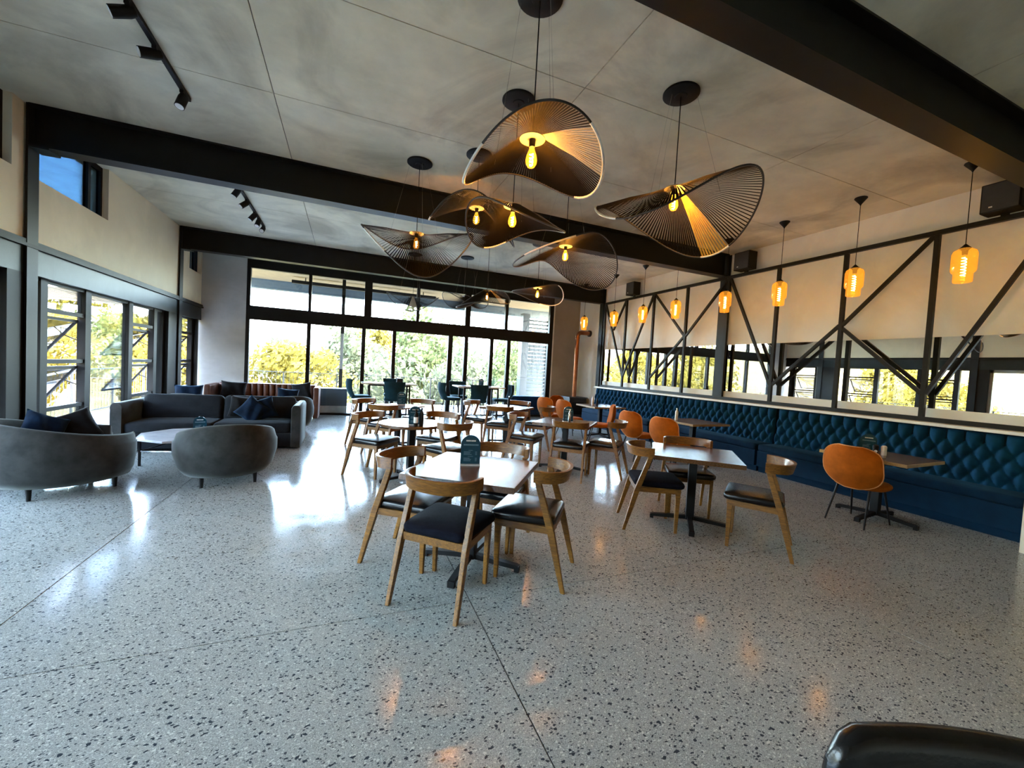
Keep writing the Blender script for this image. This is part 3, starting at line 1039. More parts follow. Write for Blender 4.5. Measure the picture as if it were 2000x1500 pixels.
# ------------------------------------------------------------------ lounge: tub chairs, sofas, coffee tables, pillows
def make_tub(name, label, R, hb, ha, deg, loc, group='grey velvet tub chairs'):
    t = thing(name, label, 'armchair', loc, deg - 90, group)
    Rx, Ry = R
    a0 = math.radians(-58)
    rings = []
    n = 40
    z0 = 0.125
    for k in range(n + 1):
        s = k / n
        a = a0 + (PI - 2 * a0) * s            # from right arm, around the back (-Y) to the left arm
        ang = -a
        back = 0.5 - 0.5 * math.cos(2 * PI * s)
        back = back ** 1.1
        h = ha + (hb - ha) * back
        endk = min(1.0, 0.45 + min(s, 1 - s) * 9)
        prof = [(0.80, z0), (0.92, z0 + 0.08), (1.0, z0 + 0.24), (1.0, z0 + 0.36), (0.965, h - 0.09), (0.93, h - 0.02), (0.885, h),
                (0.84, h - 0.015), (0.80, h - 0.07), (0.76, 0.40), (0.74, z0 + 0.05), (0.74, z0)]
        mid = 0.87
        ring = []
        for r, z in prof:
            r = mid + (r - mid) * endk
            ring.append((Rx * r * math.cos(ang), Ry * r * math.sin(ang), z))
        rings.append(ring)
    b = MB().loft(rings)
    b.build('shell', 'velvet_grey', t, smooth='all')
    s = MB()
    cushion(s, Rx * 0.73, Ry * 0.74, 0.16, 0.40, Rx * 0.6, 0.05, 0.02, 0, 0.05, 8)
    s.build('seat', 'velvet_grey', t, smooth='all')
    m = MB()
    m.lathe([(0.72, 0.112), (0.76, 0.13)], 28)
    m.v = [(x * Rx, y * Ry, z) for x, y, z in m.v]
    m.build('base', 'leg_black', t)
    for a in (45, 135, 225, 315):
        c, q = math.cos(math.radians(a)), math.sin(math.radians(a))
        MB().lathe([(0.017, 0.0), (0.024, 0.115)], 10, (Rx * 0.7 * c, Ry * 0.7 * q, 0)).build('leg', 'leg_black', t, smooth=True)
    return t


make_tub('tub_chair', 'wide grey velvet tub chair at the left edge, two cushions rising behind its back', (0.64, 0.62), 0.76, 0.58, 40, (-2.70, 5.64, 0))
make_tub('tub_chair', 'grey velvet tub chair with its rounded back to us, right of the marble coffee table', (0.51, 0.50), 0.72, 0.54, 108, (-1.27, 5.68, 0))
make_tub('tub_chair', 'grey velvet tub chair behind the charcoal sofa near the window column, navy cushion above it', (0.46, 0.44), 0.74, 0.56, 80, (-2.62, 9.25, 0))
make_tub('tub_chair', 'grey velvet tub chair behind the right arm of the charcoal sofa, curved back to us', (0.47, 0.46), 0.74, 0.56, 110, (-1.06, 9.22, 0))


def pillow(label, loc, rot, size, mat, name='cushion', group='scatter cushions on the lounge seats'):
    b = MB()
    n = 15
    sx, sz, th = size

    def P(u, v, s):
        x, z = (u - 0.5) * 2, (v - 0.5) * 2
        r = (1 - x ** 4) * (1 - z ** 4)
        pin = 1 - 0.10 * (1 - abs(x) ** 2) * (abs(z) ** 3)
        pin2 = 1 - 0.10 * (1 - abs(z) ** 2) * (abs(x) ** 3)
        wr = 0.012 * math.sin(7 * x + 3 * z) * r
        return (x * sx / 2 * pin2, s * (th / 2 * max(0, r) ** 0.55 + wr * s), z * sz / 2 * pin + sz / 2)
    b.grid(lambda u, v: P(u, v, -1), n, n)
    b.grid(lambda u, v: P(u, v, 1), n, n)
    o = b.build(name, mat, None, smooth='all')
    bm = bmesh.new()
    bm.from_mesh(o.data)
    bmesh.ops.remove_doubles(bm, verts=bm.verts, dist=0.0005)
    bmesh.ops.recalc_face_normals(bm, faces=bm.faces)
    bm.to_mesh(o.data)
    bm.free()
    o.location = loc
    o.rotation_euler = [math.radians(x) for x in rot]
    tag(o, label, 'cushion', group)
    return o


pillow('blue cushion with a sheen, leaning in the wide tub chair at the left edge', (-2.96, 5.72, 0.41), (-22, 24, 40), (0.36, 0.38, 0.15), 'velvet_navy')
pillow('dark cushion slumped beside the blue one in the wide tub chair', (-2.70, 6.02, 0.41), (-24, -22, 30), (0.36, 0.38, 0.15), 'fur_dark')

# charcoal sofa facing the camera
sf = thing('sofa', 'charcoal velvet sofa with straight arms facing us behind the marble coffee table', 'sofa', (-1.86, 7.85, 0), 0)
SW, SD = 1.20, 0.47
MB().box(-SW + 0.13, SW - 0.13, -SD + 0.02, SD - 0.05, 0.04, 0.26).build('base', 'velvet_charcoal', sf, bevel=0.012)
for sx in (-1, 1):
    a = MB()
    x0 = sx * (SW - 0.07)
    rings = []
    for yy in (-SD, -SD + 0.012, SD - 0.012, SD):
        inset = 0.012 if abs(abs(yy) - SD) < 1e-6 else 0
        ring = []
        for px, pz in ((-0.07, 0.03), (0.07, 0.03), (0.07, 0.66), (0.055, 0.695), (0.03, 0.71), (-0.03, 0.71), (-0.055, 0.695), (-0.07, 0.66)):
            ring.append((x0 + px * (1 - inset * 8), yy, pz - (inset if pz > 0.5 else 0)))
        rings.append(ring)
    a.loft(rings)
    a.build('arm', 'velvet_grey', sf, smooth=True)
MB().box(-SW + 0.13, SW - 0.13, SD - 0.16, SD, 0.04, 0.70).build('back_frame', 'velvet_charcoal', sf, bevel=0.03)
for i in range(2):
    s = MB()
    w = (SW - 0.14)
    cushion(s, w / 2 - 0.004, 0.36, 0.26, 0.42, 0.05, 0.035, 0.02, -w / 2 + i * w, -0.09, 4)
    s.build('seat_cushion', 'velvet_charcoal', sf, smooth='all')
    b = MB()
    cushion(b, w / 2 - 0.004, 0.21, -0.08, 0.10, 0.07, 0.06, 0.03, 0, 0, 4)
    bo = b.build('back_cushion', 'velvet_charcoal', sf, smooth='all')
    bo.location = (-w / 2 + i * w, 0.21, 0.58)
    bo.rotation_euler = (math.radians(78), 0, 0)
pillow('navy velvet cushion standing point-up on the right half of the charcoal sofa', (-1.52, 7.68, 0.44), (-14, 38, -12), (0.38, 0.38, 0.13), 'velvet_navy')
pillow('navy velvet cushion leaning right beside the point-up one on the charcoal sofa', (-1.20, 7.72, 0.44), (-16, -18, 8), (0.38, 0.36, 0.13), 'velvet_navy')
pillow('dark furry cushion behind the navy pair on the charcoal sofa', (-1.58, 7.88, 0.44), (-12, 6, 0), (0.42, 0.36, 0.12), 'fur_dark')

# brown channel sofa in front of the doors
bs = thing('sofa', 'brown channel-tufted sofa before the glazed doors, fur cushion on its left', 'sofa', (-1.75, 11.22, 0), 0)
BW = 1.15
MB().box(-BW + 0.12, BW - 0.12, -0.36, 0.36, 0.06, 0.30).build('base', 'leather_brown', bs, bevel=0.01)
for sx in (-1, 1):
    MB().box(sx * BW - (0.12 if sx > 0 else 0), sx * BW + (0.12 if sx < 0 else 0), -0.40, 0.42, 0.03, 0.78).build('arm', 'leather_brown', bs, bevel=0.035, seg=3, smooth=True)
s = MB()
cushion(s, BW - 0.125, 0.33, 0.30, 0.43, 0.04, 0.03, 0.015, 0, -0.06)
s.build('seat_cushion', 'leather_brown', bs, smooth='all')
nch = 16
for k in range(nch):
    x0 = -BW + 0.125 + (2 * BW - 0.25) * k / nch
    x1 = -BW + 0.125 + (2 * BW - 0.25) * (k + 1) / nch
    c = MB()
    rings = []
    for z, f in ((0.40, 0.9), (0.45, 1.0), (0.74, 1.0), (0.78, 0.85), (0.80, 0.5)):
        ring = []
        for q in range(7):
            aa = PI * q / 6
            ring.append((x0 + (x1 - x0) * (0.5 - 0.5 * math.cos(aa)), 0.33 - 0.09 * math.sin(aa) ** 0.6 * f, z))
        ring += [(x1, 0.42, z), (x0, 0.42, z)]
        rings.append(ring)
    c.loft(rings)
    c.build('channel', 'leather_brown', bs, smooth=True)
pillow('dark furry cushion on the left end of the brown sofa', (-2.42, 11.12, 0.44), (-14, 3, 4), (0.52, 0.42, 0.16), 'fur_dark')
pillow('dark grey cushion tilted on the right end of the brown sofa', (-0.98, 11.10, 0.44), (-14, -10, -14), (0.46, 0.44, 0.15), 'velvet_charcoal')
pillow('navy cushion peeping over the tub chair by the window column', (-2.70, 9.22, 0.42), (-14, 0, 10), (0.44, 0.46, 0.15), 'velvet_navy')
pillow('navy cushion with raised corners in the right-hand far tub chair', (-1.10, 9.28, 0.42), (-14, 6, 12), (0.40, 0.44, 0.14), 'velvet_navy')


def coffee_table(label, loc, R, n, top_z, deg):
    t = thing('coffee_table', label, 'table', loc, deg, 'marble coffee tables')
    MB().lathe([(R - 0.004, top_z - 0.03), (R, top_z - 0.026), (R, top_z - 0.004), (R - 0.004, top_z)], n).build('tabletop', 'marble', t)
    q = [(R * 0.90 * math.cos(2 * PI * (k + 0.5) / 4), R * 0.90 * math.sin(2 * PI * (k + 0.5) / 4)) for k in range(4)]
    for x, y in q:
        MB().box(x - 0.011, x + 0.011, y - 0.011, y + 0.011, 0, top_z - 0.03).build('leg', 'leg_black', t)
    for k in range(4):
        a, b = q[k], q[(k + 1) % 4]
        MB().bar((*a, 0.19), (*b, 0.19), 0.014, 0.014).build('stretcher', 'chrome' if k == 2 else 'leg_black', t)
    return t


coffee_table('octagonal marble coffee table on thin black legs before the charcoal sofa', (-1.98, 6.80, 0), 0.56, 8, 0.36, 22.5 - 33)
coffee_table('marble coffee table between the far tub chairs and the brown sofa', (-1.80, 10.25, 0), 0.50, 8, 0.40, 22.5)
bk = MB().box(-0.12, 0.12, -0.08, 0.08, 0, 0.035).build('tray', 'black_plastic', bevel=0.006)
bk.location = (-1.95, 10.15, 0.40)
tag(bk, 'small dark tray on the far marble coffee table', 'tray')

# black leather chair at the bottom right corner
lc = thing('leather_chair', 'black leather chair back at the bottom right corner', 'chair', (1.0, 0.085, 0), 149)
b = MB()
nb = 22
rings = []
for k in range(nb + 1):
    s = k / nb
    x = -0.30 + 0.60 * s
    y = -0.25 - 0.05 * math.sin(PI * s)
    e = min(s, 1 - s) * 0.60
    top = 0.855 - 0.055 * max(0, 1 - e / 0.055) ** 2
    th = 0.028 * min(1, 0.35 + e / 0.05)
    rings.append([(x, y - th, 0.30), (x, y - th, top - 0.03), (x, y - th * 0.6, top - 0.006), (x, y, top), (x, y + th * 0.6, top - 0.006), (x, y + th, top - 0.03), (x, y + th, 0.30)])
b.loft(rings)
b.build('backrest', 'leather_black', lc, smooth='all')
s = MB()
cushion(s, 0.27, 0.25, 0.38, 0.48, 0.08, 0.03, 0.015, 0, 0.0)
s.build('seat', 'leather_black', lc, smooth='all')
for sx in (-1, 1):
    for sy in (-1, 1):
        MB().tube([(sx * 0.22, sy * 0.2, 0.39), (sx * 0.25, sy * 0.24, 0)], [0.016, 0.011], 8).build('leg', 'leg_black', lc, smooth=True)


# ------------------------------------------------------------------ things on the tables
def menu_card(label, loc, deg, h=0.235, w=0.15, lines=True):
    t = thing('menu_card', label, 'menu', loc, deg, 'arched menu cards')
    c = MB()
    out = [(-w / 2, 0.012), (w / 2, 0.012)]
    zc = h - w / 2
    for k in range(13):
        a = PI * k / 12
        out.append((w / 2 * math.cos(a), zc + w / 2 * math.sin(a)))
    c.loft([[(x, -0.003, z) for x, z in out], [(x, 0.003, z) for x, z in out]])
    c.build('card', 'card_teal', t)
    MB().box(-w / 2 - 0.002, w / 2 + 0.002, -0.028, 0.028, 0, 0.012).build('holder', 'acrylic', t)
    if lines:
        p = MB()

        def strip(x0, x1, z0, z1):
            p.add([(x0, -0.0034, z0), (x1, -0.0034, z0), (x1, -0.0034, z1), (x0, -0.0034, z1)], [(0, 1, 2, 3)])
        for x0, n in ((-0.036, 5), (0.002, 5)):     # two short heading words, too blurred in the photo to read
            for q in range(n):
                strip(x0 + q * 0.0072, x0 + q * 0.0072 + 0.0058, h - 0.050, h - 0.040)
        p.build('heading', 'print_white', t, kind='stuff')
        p = MB()
        for q in range(11):
            strip(-0.055 + q * 0.0105, -0.055 + q * 0.0105 + 0.0085, h - 0.082, h - 0.071)
        for z, a, b in ((0.115, -0.016, 0.016), (0.068, -0.02, 0.02)):
            strip(a, b, z, z + 0.003)
        for z in (0.102, 0.092, 0.082, 0.054, 0.044, 0.034):
            strip(-0.052, -0.052 + random.uniform(0.045, 0.07), z, z + 0.004)
            strip(0.036, 0.05, z, z + 0.004)
        p.build('lines', 'print_dim', t, kind='stuff')
    return t


menu_card('teal arched menu card on the table nearest the camera', (0.905, 2.99, 0.74), -12)
menu_card('dark arched menu card behind the bottles on the round table', (0.80, 5.06, 0.74), -8)
menu_card('blue-grey arched menu card on the midway wooden table', (3.14, 5.38, 0.74), -20)
menu_card('teal arched menu card behind two shakers on the nearest banquette table', (5.62, 2.78, 0.74), -58)
menu_card('dark menu card standing on the small square table', (0.93, 7.50, 0.74), -6)
menu_card('teal menu card with a white line on the octagonal coffee table', (-1.86, 6.84, 0.36), 12)
menu_card('dark arched menu card standing on the right-hand bar table', (3.32, 10.32, 0.985), -15, 0.20, 0.13)


def bottle(label, loc, r, h, mat, cap, name='bottle', band=None, group='bottles and shakers on the tables'):
    t = thing(name, label, 'bottle', loc, 0, group)
    MB().lathe([(r * 0.9, 0), (r, 0.006), (r, h * 0.66), (r * 0.8, h * 0.76), (r * 0.42, h * 0.84), (r * 0.42, h * 0.9)], 14).build('body', mat, t, smooth=True)
    MB().lathe([(r * 0.5, h * 0.9), (r * 0.5, h * 0.985), (r * 0.4, h)], 12).build('cap', cap, t, smooth=True)
    if band:
        MB().lathe([(r + 0.0012, h * 0.2), (r + 0.0012, h * 0.55)], 14).build('label', band, t, smooth=True)
    return t


bottle('tall dark bottle with white label before the menu card on the round table', (0.80, 4.985, 0.74), 0.026, 0.20, 'black_plastic', 'black_plastic', band='print_white')
bottle('tall dark bottle with black cap right of the labelled one on the round table', (0.87, 5.0, 0.74), 0.026, 0.22, 'black_plastic', 'black_plastic')


def shaker(label, loc, mat, top, mark):
    t = thing('shaker', label, 'shaker', loc, -58, 'bottles and shakers on the tables')
    MB().lathe([(0.022, 0), (0.024, 0.004), (0.024, 0.028)], 14).build('foot', 'acrylic', t, smooth=True)
    MB().lathe([(0.025, 0.028), (0.025, 0.10)], 14).build('body', mat, t, smooth=True)
    MB().lathe([(0.026, 0.10), (0.026, 0.125), (0.015, 0.135)], 14).build('cap', top, t, smooth=True)
    if mark:
        d = MB().add([(0.015 * math.cos(a), -0.0256, 0.065 + 0.015 * math.sin(a)) for a in (2 * PI * k / 12 for k in range(12))], [tuple(range(12))])
        d.build('badge', mark, t)


shaker('black shaker with round white badge on the nearest banquette table', (5.52, 2.66, 0.74), 'black_plastic', 'black_plastic', 'print_white')
shaker('white shaker beside the black one on the nearest banquette table', (5.555, 2.60, 0.74), 'white_plastic', 'white_plastic', None)
bottle('slim chrome bottle in front of the menu card on the midway wooden table', (3.10, 5.27, 0.74), 0.02, 0.20, 'chrome', 'white_plastic')
bottle('dark slim bottle on the table in front of the right-hand bar table', (2.96, 7.38, 0.74), 0.024, 0.22, 'black_plastic', 'chrome')
bottle('clear pale bottle on the banquette table behind the orange pair', (5.50, 5.62, 0.74), 0.026, 0.22, 'white_plastic', 'chrome')
bottle('white bottle on the pale-topped banquette table near the flue', (5.36, 8.10, 0.74), 0.028, 0.21, 'white_plastic', 'white_plastic')
bottle('dark bottle beside the white one on the pale-topped banquette table', (5.43, 8.02, 0.74), 0.024, 0.19, 'black_plastic', 'black_plastic')
bx = MB().box(-0.07, 0.07, -0.05, 0.05, 0, 0.12).build('caddy', 'black_plastic', bevel=0.005)
bx.location = (1.22, 10.35, 0.985)
tag(bx, 'small dark caddy on the left-hand bar table', 'caddy')


# ------------------------------------------------------------------ woven pendants
def woven(label, x, y, zb, ring, lit=True, sectors=(), pale_ring=(), zc=ZC, seed=0):
    """hub above the bulb, a wavy ring around it, cords strung from hub to ring"""
    t = thing('woven_pendant', label, 'lamp', (x, y, 0), 0, 'woven cord pendants')
    R, z0, a, ph, b, ps, c2, d, ox, oy = ring
    zh = zb + 0.085

    def P(th):
        r = R * (1 + c2 * math.cos(2 * (th - ph)))
        z = zh + z0 + a * math.cos(2 * (th - ph)) + b * math.cos(th - ps) + d * math.cos(3 * (th - ps))
        return Vector((ox + r * math.cos(th), oy + r * math.sin(th), z))
    n = 96
    dark, pale = [], []
    pts = [P(2 * PI * k / n) for k in range(n)]
    rg = MB().tube(pts, 0.0085, 6, True)
    rg.build('ring', 'ring_dark', t, smooth='all')
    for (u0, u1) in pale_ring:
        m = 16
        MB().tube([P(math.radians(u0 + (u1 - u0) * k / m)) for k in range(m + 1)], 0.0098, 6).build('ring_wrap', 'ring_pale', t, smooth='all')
    nc = 150
    sets = {}
    for k in range(nc):
        th = 2 * PI * k / nc
        deg = math.degrees(th)
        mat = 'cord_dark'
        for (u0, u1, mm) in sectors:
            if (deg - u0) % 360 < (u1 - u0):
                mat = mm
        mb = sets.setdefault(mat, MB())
        h = Vector((0.085 * math.cos(th), 0.085 * math.sin(th), zh + 0.01))
        q = P(th)
        m = (h + q) / 2 + Vector((0, 0, 0.012))
        tan = Vector((-math.sin(th), math.cos(th), 0))
        w0, w1, w2 = 0.0017, 0.0056, 0.0092
        mb.add([h - tan * w0, h + tan * w0, m + tan * w1, m - tan * w1, q + tan * w2, q - tan * w2], [(0, 1, 2, 3), (3, 2, 4, 5)])
    for mat, mb in sets.items():
        mb.build('cords' if mat == 'cord_dark' else 'coloured_cords', mat, t, kind='stuff')
    MB().lathe([(0.088, 0.006), (0.088, 0.014), (0.03, 0.022)], 24, (0, 0, zh)).build('hub', 'hub_white', t, smooth=True)
    MB().lathe([(0.020, -0.045), (0.022, -0.02), (0.022, 0.02), (0.01, 0.04)], 12, (0, 0, zh)).build('socket', 'black_plastic', t, smooth=True)
    bl = MB().lathe([(0.004, -0.140), (0.024, -0.134), (0.037, -0.112), (0.040, -0.088), (0.034, -0.055), (0.020, -0.018), (0.015, 0.0)], 16, (0, 0, zh - 0.043)).build('bulb', 'bulb_glass' if lit else 'bulb_unlit', t, smooth=True)
    if lit:
        fl = MB()
        fl.tube([(0.013 * math.cos(w * 1.6), 0.013 * math.sin(w * 1.6), zh - 0.085 - 0.006 * w) for w in range(14)], 0.0032, 5)
        fl.build('filament', 'filament', bl)
    MB().tube([(0, 0, zh + 0.03), (0, 0, zc - 0.03)], 0.0045, 6).build('cable', 'black_plastic', t)
    cp = MB().lathe([(0.15, 0.0), (0.155, -0.006), (0.155, -0.02), (0.145, -0.028), (0.055, -0.030), (0.05, -0.038)], 32, (0, 0, zc - 0.001))
    cp.build('canopy', 'black_plastic', t, smooth=True)
    w = MB()
    for k in range(3):
        an = 2 * PI * k / 3 + 0.6 + seed
        q = P(an)
        s = Vector((0.125 * math.cos(an), 0.125 * math.sin(an), zc - 0.028))
        e = q * 0.55 + Vector((0, 0, zh)) * 0.45
        e.z = q.z * 0.55 + zh * 0.45
        w.tube([s, e], 0.0011, 4)
    w.build('hanging_wires', 'chrome', t, kind='stuff')
    return t


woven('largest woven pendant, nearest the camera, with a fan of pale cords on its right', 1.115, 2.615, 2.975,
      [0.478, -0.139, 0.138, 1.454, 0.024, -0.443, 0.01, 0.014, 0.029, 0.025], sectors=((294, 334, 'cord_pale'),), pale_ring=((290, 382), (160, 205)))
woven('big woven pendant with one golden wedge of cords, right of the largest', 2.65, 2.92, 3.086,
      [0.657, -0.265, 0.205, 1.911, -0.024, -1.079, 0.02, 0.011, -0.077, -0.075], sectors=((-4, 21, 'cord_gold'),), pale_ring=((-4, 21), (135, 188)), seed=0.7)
woven('woven pendant hanging leftmost, pointed left tip and a deep drooping front', 0.754, 5.318, 3.04,
      [0.599, -0.169, 0.199, 0.027, 0.291, 1.356, 0.12, 0.004, 0.013, -0.109], pale_ring=((195, 225),))
woven('woven pendant with a round tilted disc at its left, just behind the largest', 1.40, 3.66, 2.937,
      [0.476, -0.152, 0.11, 3.578, 0.017, 2.117, -0.017, -0.027, 0.053, 0.05], pale_ring=((80, 110),), seed=0.3)
woven('woven pendant half hidden behind the tilted disc, glowing orange at its left', 1.367, 4.78, 2.985 + 0.31,
      [0.5, -0.075, 0.245, 1.318, 0.228, 1.798, -0.001, -0.005, -0.063, -0.07], pale_ring=((150, 185),), seed=1.0)
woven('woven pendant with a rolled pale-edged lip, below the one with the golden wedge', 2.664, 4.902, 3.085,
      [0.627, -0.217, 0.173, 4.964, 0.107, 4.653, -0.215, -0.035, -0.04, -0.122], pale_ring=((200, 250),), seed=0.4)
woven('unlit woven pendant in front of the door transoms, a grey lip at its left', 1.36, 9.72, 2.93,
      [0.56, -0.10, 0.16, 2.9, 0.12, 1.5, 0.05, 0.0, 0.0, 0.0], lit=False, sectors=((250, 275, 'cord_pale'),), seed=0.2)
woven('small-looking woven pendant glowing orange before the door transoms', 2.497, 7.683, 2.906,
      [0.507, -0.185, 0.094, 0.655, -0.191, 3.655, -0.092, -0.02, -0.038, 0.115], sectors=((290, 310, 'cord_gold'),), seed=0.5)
woven('unlit woven pendant right at the last beam, behind the small glowing one', 2.50, 9.30, 3.03,
      [0.52, -0.14, 0.13, 0.3, 0.05, 2.6, 0.05, 0.0, 0.0, 0.0], lit=False, sectors=(), seed=0.9)
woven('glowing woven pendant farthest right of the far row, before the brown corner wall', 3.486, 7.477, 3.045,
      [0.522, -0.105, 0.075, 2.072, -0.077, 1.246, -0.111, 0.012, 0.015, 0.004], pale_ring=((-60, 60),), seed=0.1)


# ------------------------------------------------------------------ amber glass pendants
def amber(label, y, x=6.24):
    t = thing('amber_pendant', label, 'lamp', (x, y, 0), 0, 'amber glass pendants along the banquette')
    zc = 2.90
    g = MB().lathe([(0.020, 0.20), (0.05, 0.192), (0.090, 0.165), (0.103, 0.13), (0.103, -0.045), (0.094, -0.07), (0.082, -0.078), (0.079, -0.085), (0.079, -0.165), (0.074, -0.178), (0.070, -0.18)], 28, (0, 0, zc))
    sh = g.build('shade', 'amber_glass', t, smooth=True)
    fl = MB()
    fl.tube([(0.019 * math.cos(w * 0.9), 0.019 * math.sin(w * 0.9), zc + 0.10 - 0.0045 * w) for w in range(48)], 0.0042, 5)
    fl.build('filament', 'filament_tall', sh, smooth='all')
    MB().lathe([(0.022, 0.12), (0.026, 0.17), (0.05, 0.195), (0.03, 0.215), (0.008, 0.24)], 16, (0, 0, zc)).build('cap', 'black_plastic', t, smooth=True)
    MB().tube([(0, 0, zc + 0.22), (0, 0, ZC - 0.1)], 0.0042, 6).build('cable', 'black_plastic', t)
    MB().lathe([(0.07, 0.0), (0.072, -0.008), (0.012, -0.085), (0.006, -0.10)], 24, (0, 0, ZC - 0.001)).build('ceiling_rose', 'black_plastic', t, smooth=True)


AY = [2.36, 3.41, 4.43, 5.42, 6.61, 7.62, 8.71, 10.12]
AL = ['amber glass pendant nearest the camera, under the near black beam',
      'amber glass pendant second from the camera, in front of a truss post',
      'amber glass pendant third from the camera, covering the middle of a truss post',
      'amber glass pendant beside the steel column where the far beam meets the wall',
      'amber glass pendant just past the steel column, crossing a slanting truss brace',
      'amber glass pendant below the farthest wall loudspeaker',
      'amber glass pendant second from the far end, at the last truss braces',
      'amber glass pendant farthest away, above the elbow of the copper flue']
for y, l in zip(AY, AL):
    amber(l, y)


# ------------------------------------------------------------------ track lights, loudspeakers
def track(label, x, y0, y1, heads):
    t = thing('track_light', label, 'lamp', (x, (y0 + y1) / 2, 0), 0, 'ceiling spot tracks')
    ym = (y0 + y1) / 2
    MB().box(-0.018, 0.018, y0 - ym, y1 - ym, ZC - 0.036, ZC - 0.001).build('rail', 'black_plastic', t)
    for yy, ax, tilt in heads:
        b = MB()
        c = Vector((0.03, yy - ym, ZC - 0.06))
        b.box(-0.016, 0.016, yy - ym - 0.06, yy - ym + 0.06, ZC - 0.06, ZC - 0.036)
        d = Vector((math.cos(ax) * math.sin(tilt), math.sin(ax) * math.sin(tilt), -math.cos(tilt)))
        p0 = Vector((0, yy - ym, ZC - 0.075))
        b.tube([Vector((0, yy - ym, ZC - 0.055)), p0], 0.008, 6)
        o = b.build('adapter', 'black_plastic', t)
        h = MB().tube([p0 - d * 0.03, p0 + d * 0.01, p0 + d * 0.12], [0.034, 0.042, 0.042], 14)
        ho = h.build('spot', 'black_plastic', t, smooth=True)
        MB().tube([p0 + d * 0.1195, p0 + d * 0.1215], [0.036, 0.036], 14).build('lens', 'white_plastic', ho)


track('black spot track on the ceiling nearer the camera, upper left', -1.56, 3.1, 5.14, [(3.55, 2.8, 1.0), (3.95, 3.4, 1.1), (4.40, 3.6, 1.2), (5.0, 4.2, 0.35)])
track('black spot track with a bunch of spots beyond the first beam', -1.60, 7.0, 9.4, [(7.35, 3.3, 0.5), (7.9, 3.6, 0.8), (8.5, 3.4, 0.6), (8.85, 4.4, 0.5), (9.3, 4.6, 0.9)])


def speaker(label, y):
    t = thing('loudspeaker', label, 'loudspeaker', (6.90, y, 3.765), 0, 'black wall loudspeakers')
    MB().box(-0.115, 0.10, -0.16, 0.16, -0.165, 0.165).build('cabinet', 'black_plastic', t, bevel=0.012)
    MB().box(-0.12, -0.115, -0.145, 0.145, -0.15, 0.15).build('grille', 'joint_dark', t)
    MB().box(-0.122, -0.12, 0.055, 0.085, -0.115, -0.10).build('badge', 'white_plastic', t)
    MB().box(0.02, 0.06, -0.03, 0.03, -0.205, -0.165).build('bracket', 'leg_black', t)


speaker('black loudspeaker on the truss chord at the right edge, near the near beam', 2.32)
speaker('black loudspeaker on the truss chord beside the steel column', 5.60)
speaker('black loudspeaker on the truss chord farthest away, near the last beam', 8.86)

# ------------------------------------------------------------------ stove with copper flue
fs = thing('wood_stove', 'black stove with a tall copper flue that elbows into the white wall', 'stove', (6.64, 11.1, 0))
MB().box(-0.30, 0.30, -0.26, 0.26, 0.08, 0.70).build('body', 'stove_black', fs, bevel=0.015)
MB().box(-0.33, 0.33, -0.29, 0.29, 0.70, 0.73).build('top', 'stove_black', fs, bevel=0.006)
MB().box(-0.20, 0.20, -0.275, -0.26, 0.20, 0.58).build('door', 'frame_black', fs)
for sx in (-1, 1):
    for sy in (-1, 1):
        MB().box(sx * 0.25 - 0.02, sx * 0.25 + 0.02, sy * 0.21 - 0.02, sy * 0.21 + 0.02, 0, 0.08).build('leg', 'stove_black', fs)
pts = [(0, 0, 0.73), (0, 0, 2.60)] + [(0.14 - 0.14 * math.cos(a), 0, 2.60 + 0.14 * math.sin(a)) for a in (0.3, 0.6, 0.9, 1.2, PI / 2)] + [(0.45, 0, 2.74)]
MB().tube(pts, 0.066, 20).build('flue', 'copper', fs, smooth=True)
for z in (1.62, 2.55):
    MB().lathe([(0.070, 0), (0.072, 0.01), (0.072, 0.03), (0.070, 0.04)], 20, (0, 0, z)).build('flue_collar', 'copper', fs, smooth=True)
r_ = MB().tube([(0.40, 0, 2.74), (0.455, 0, 2.74)], [0.10, 0.10], 20)
r_.build('wall_plate', 'stove_black', fs, smooth=True)

# ------------------------------------------------------------------ outside: terrace, roof, rails, screen
struct(MB().box(-5.3, 11.5, YB + 0.12, 15.3, -0.3, -0.03).build('ground_terrace', 'deck_concrete'))
struct(MB().box(-5.3, XL - 0.22, -5.0, YB + 0.12, -0.3, -0.03).build('ground_balcony', 'deck_concrete'))
struct(MB().box(-4.2, 9.0, YB + 0.2, 14.75, 3.80, 4.05).build('roof_terrace', 'soffit_wood'))
struct(MB().box(-4.2, 9.0, 14.45, 14.72, 3.52, 3.80).build('roof_fascia', 'fascia_blue'))
hb = thing('heater_bar', 'long black radiant heater bar under the terrace roof outside', 'heater', (0.0, 13.4, 3.66))
MB().box(-1.55, 2.6, -0.06, 0.06, -0.05, 0.04).build('body', 'black_plastic', hb)
for x in (-1.2, 0.5, 2.2):
    MB().box(x - 0.012, x + 0.012, -0.012, 0.012, 0.04, 0.14).build('hanger', 'black_plastic', hb)


def railing(label, p, q, h=1.02):
    p, q = Vector(p), Vector(q)
    L = (q - p).length
    t = thing('railing', label, 'railing', p, math.degrees(math.atan2((q - p).y, (q - p).x)), 'thin steel balustrades outside')
    MB().box(0, L, -0.02, 0.02, h - 0.02, h).build('top_rail', 'rail_steel', t)
    MB().box(0, L, -0.012, 0.012, 0.08, 0.10).build('bottom_rail', 'rail_steel', t)
    k = 0
    while k * 1.6 < L:
        MB().box(k * 1.6 - 0.02, k * 1.6 + 0.02, -0.02, 0.02, 0, h).build('post', 'rail_steel', t)
        k += 1
    b = MB()
    x = 0.12
    while x < L:
        b.box(x - 0.005, x + 0.005, -0.005, 0.005, 0.1, h - 0.02)
        x += 0.125
    b.build('balusters', 'rail_steel', t, kind='stuff')


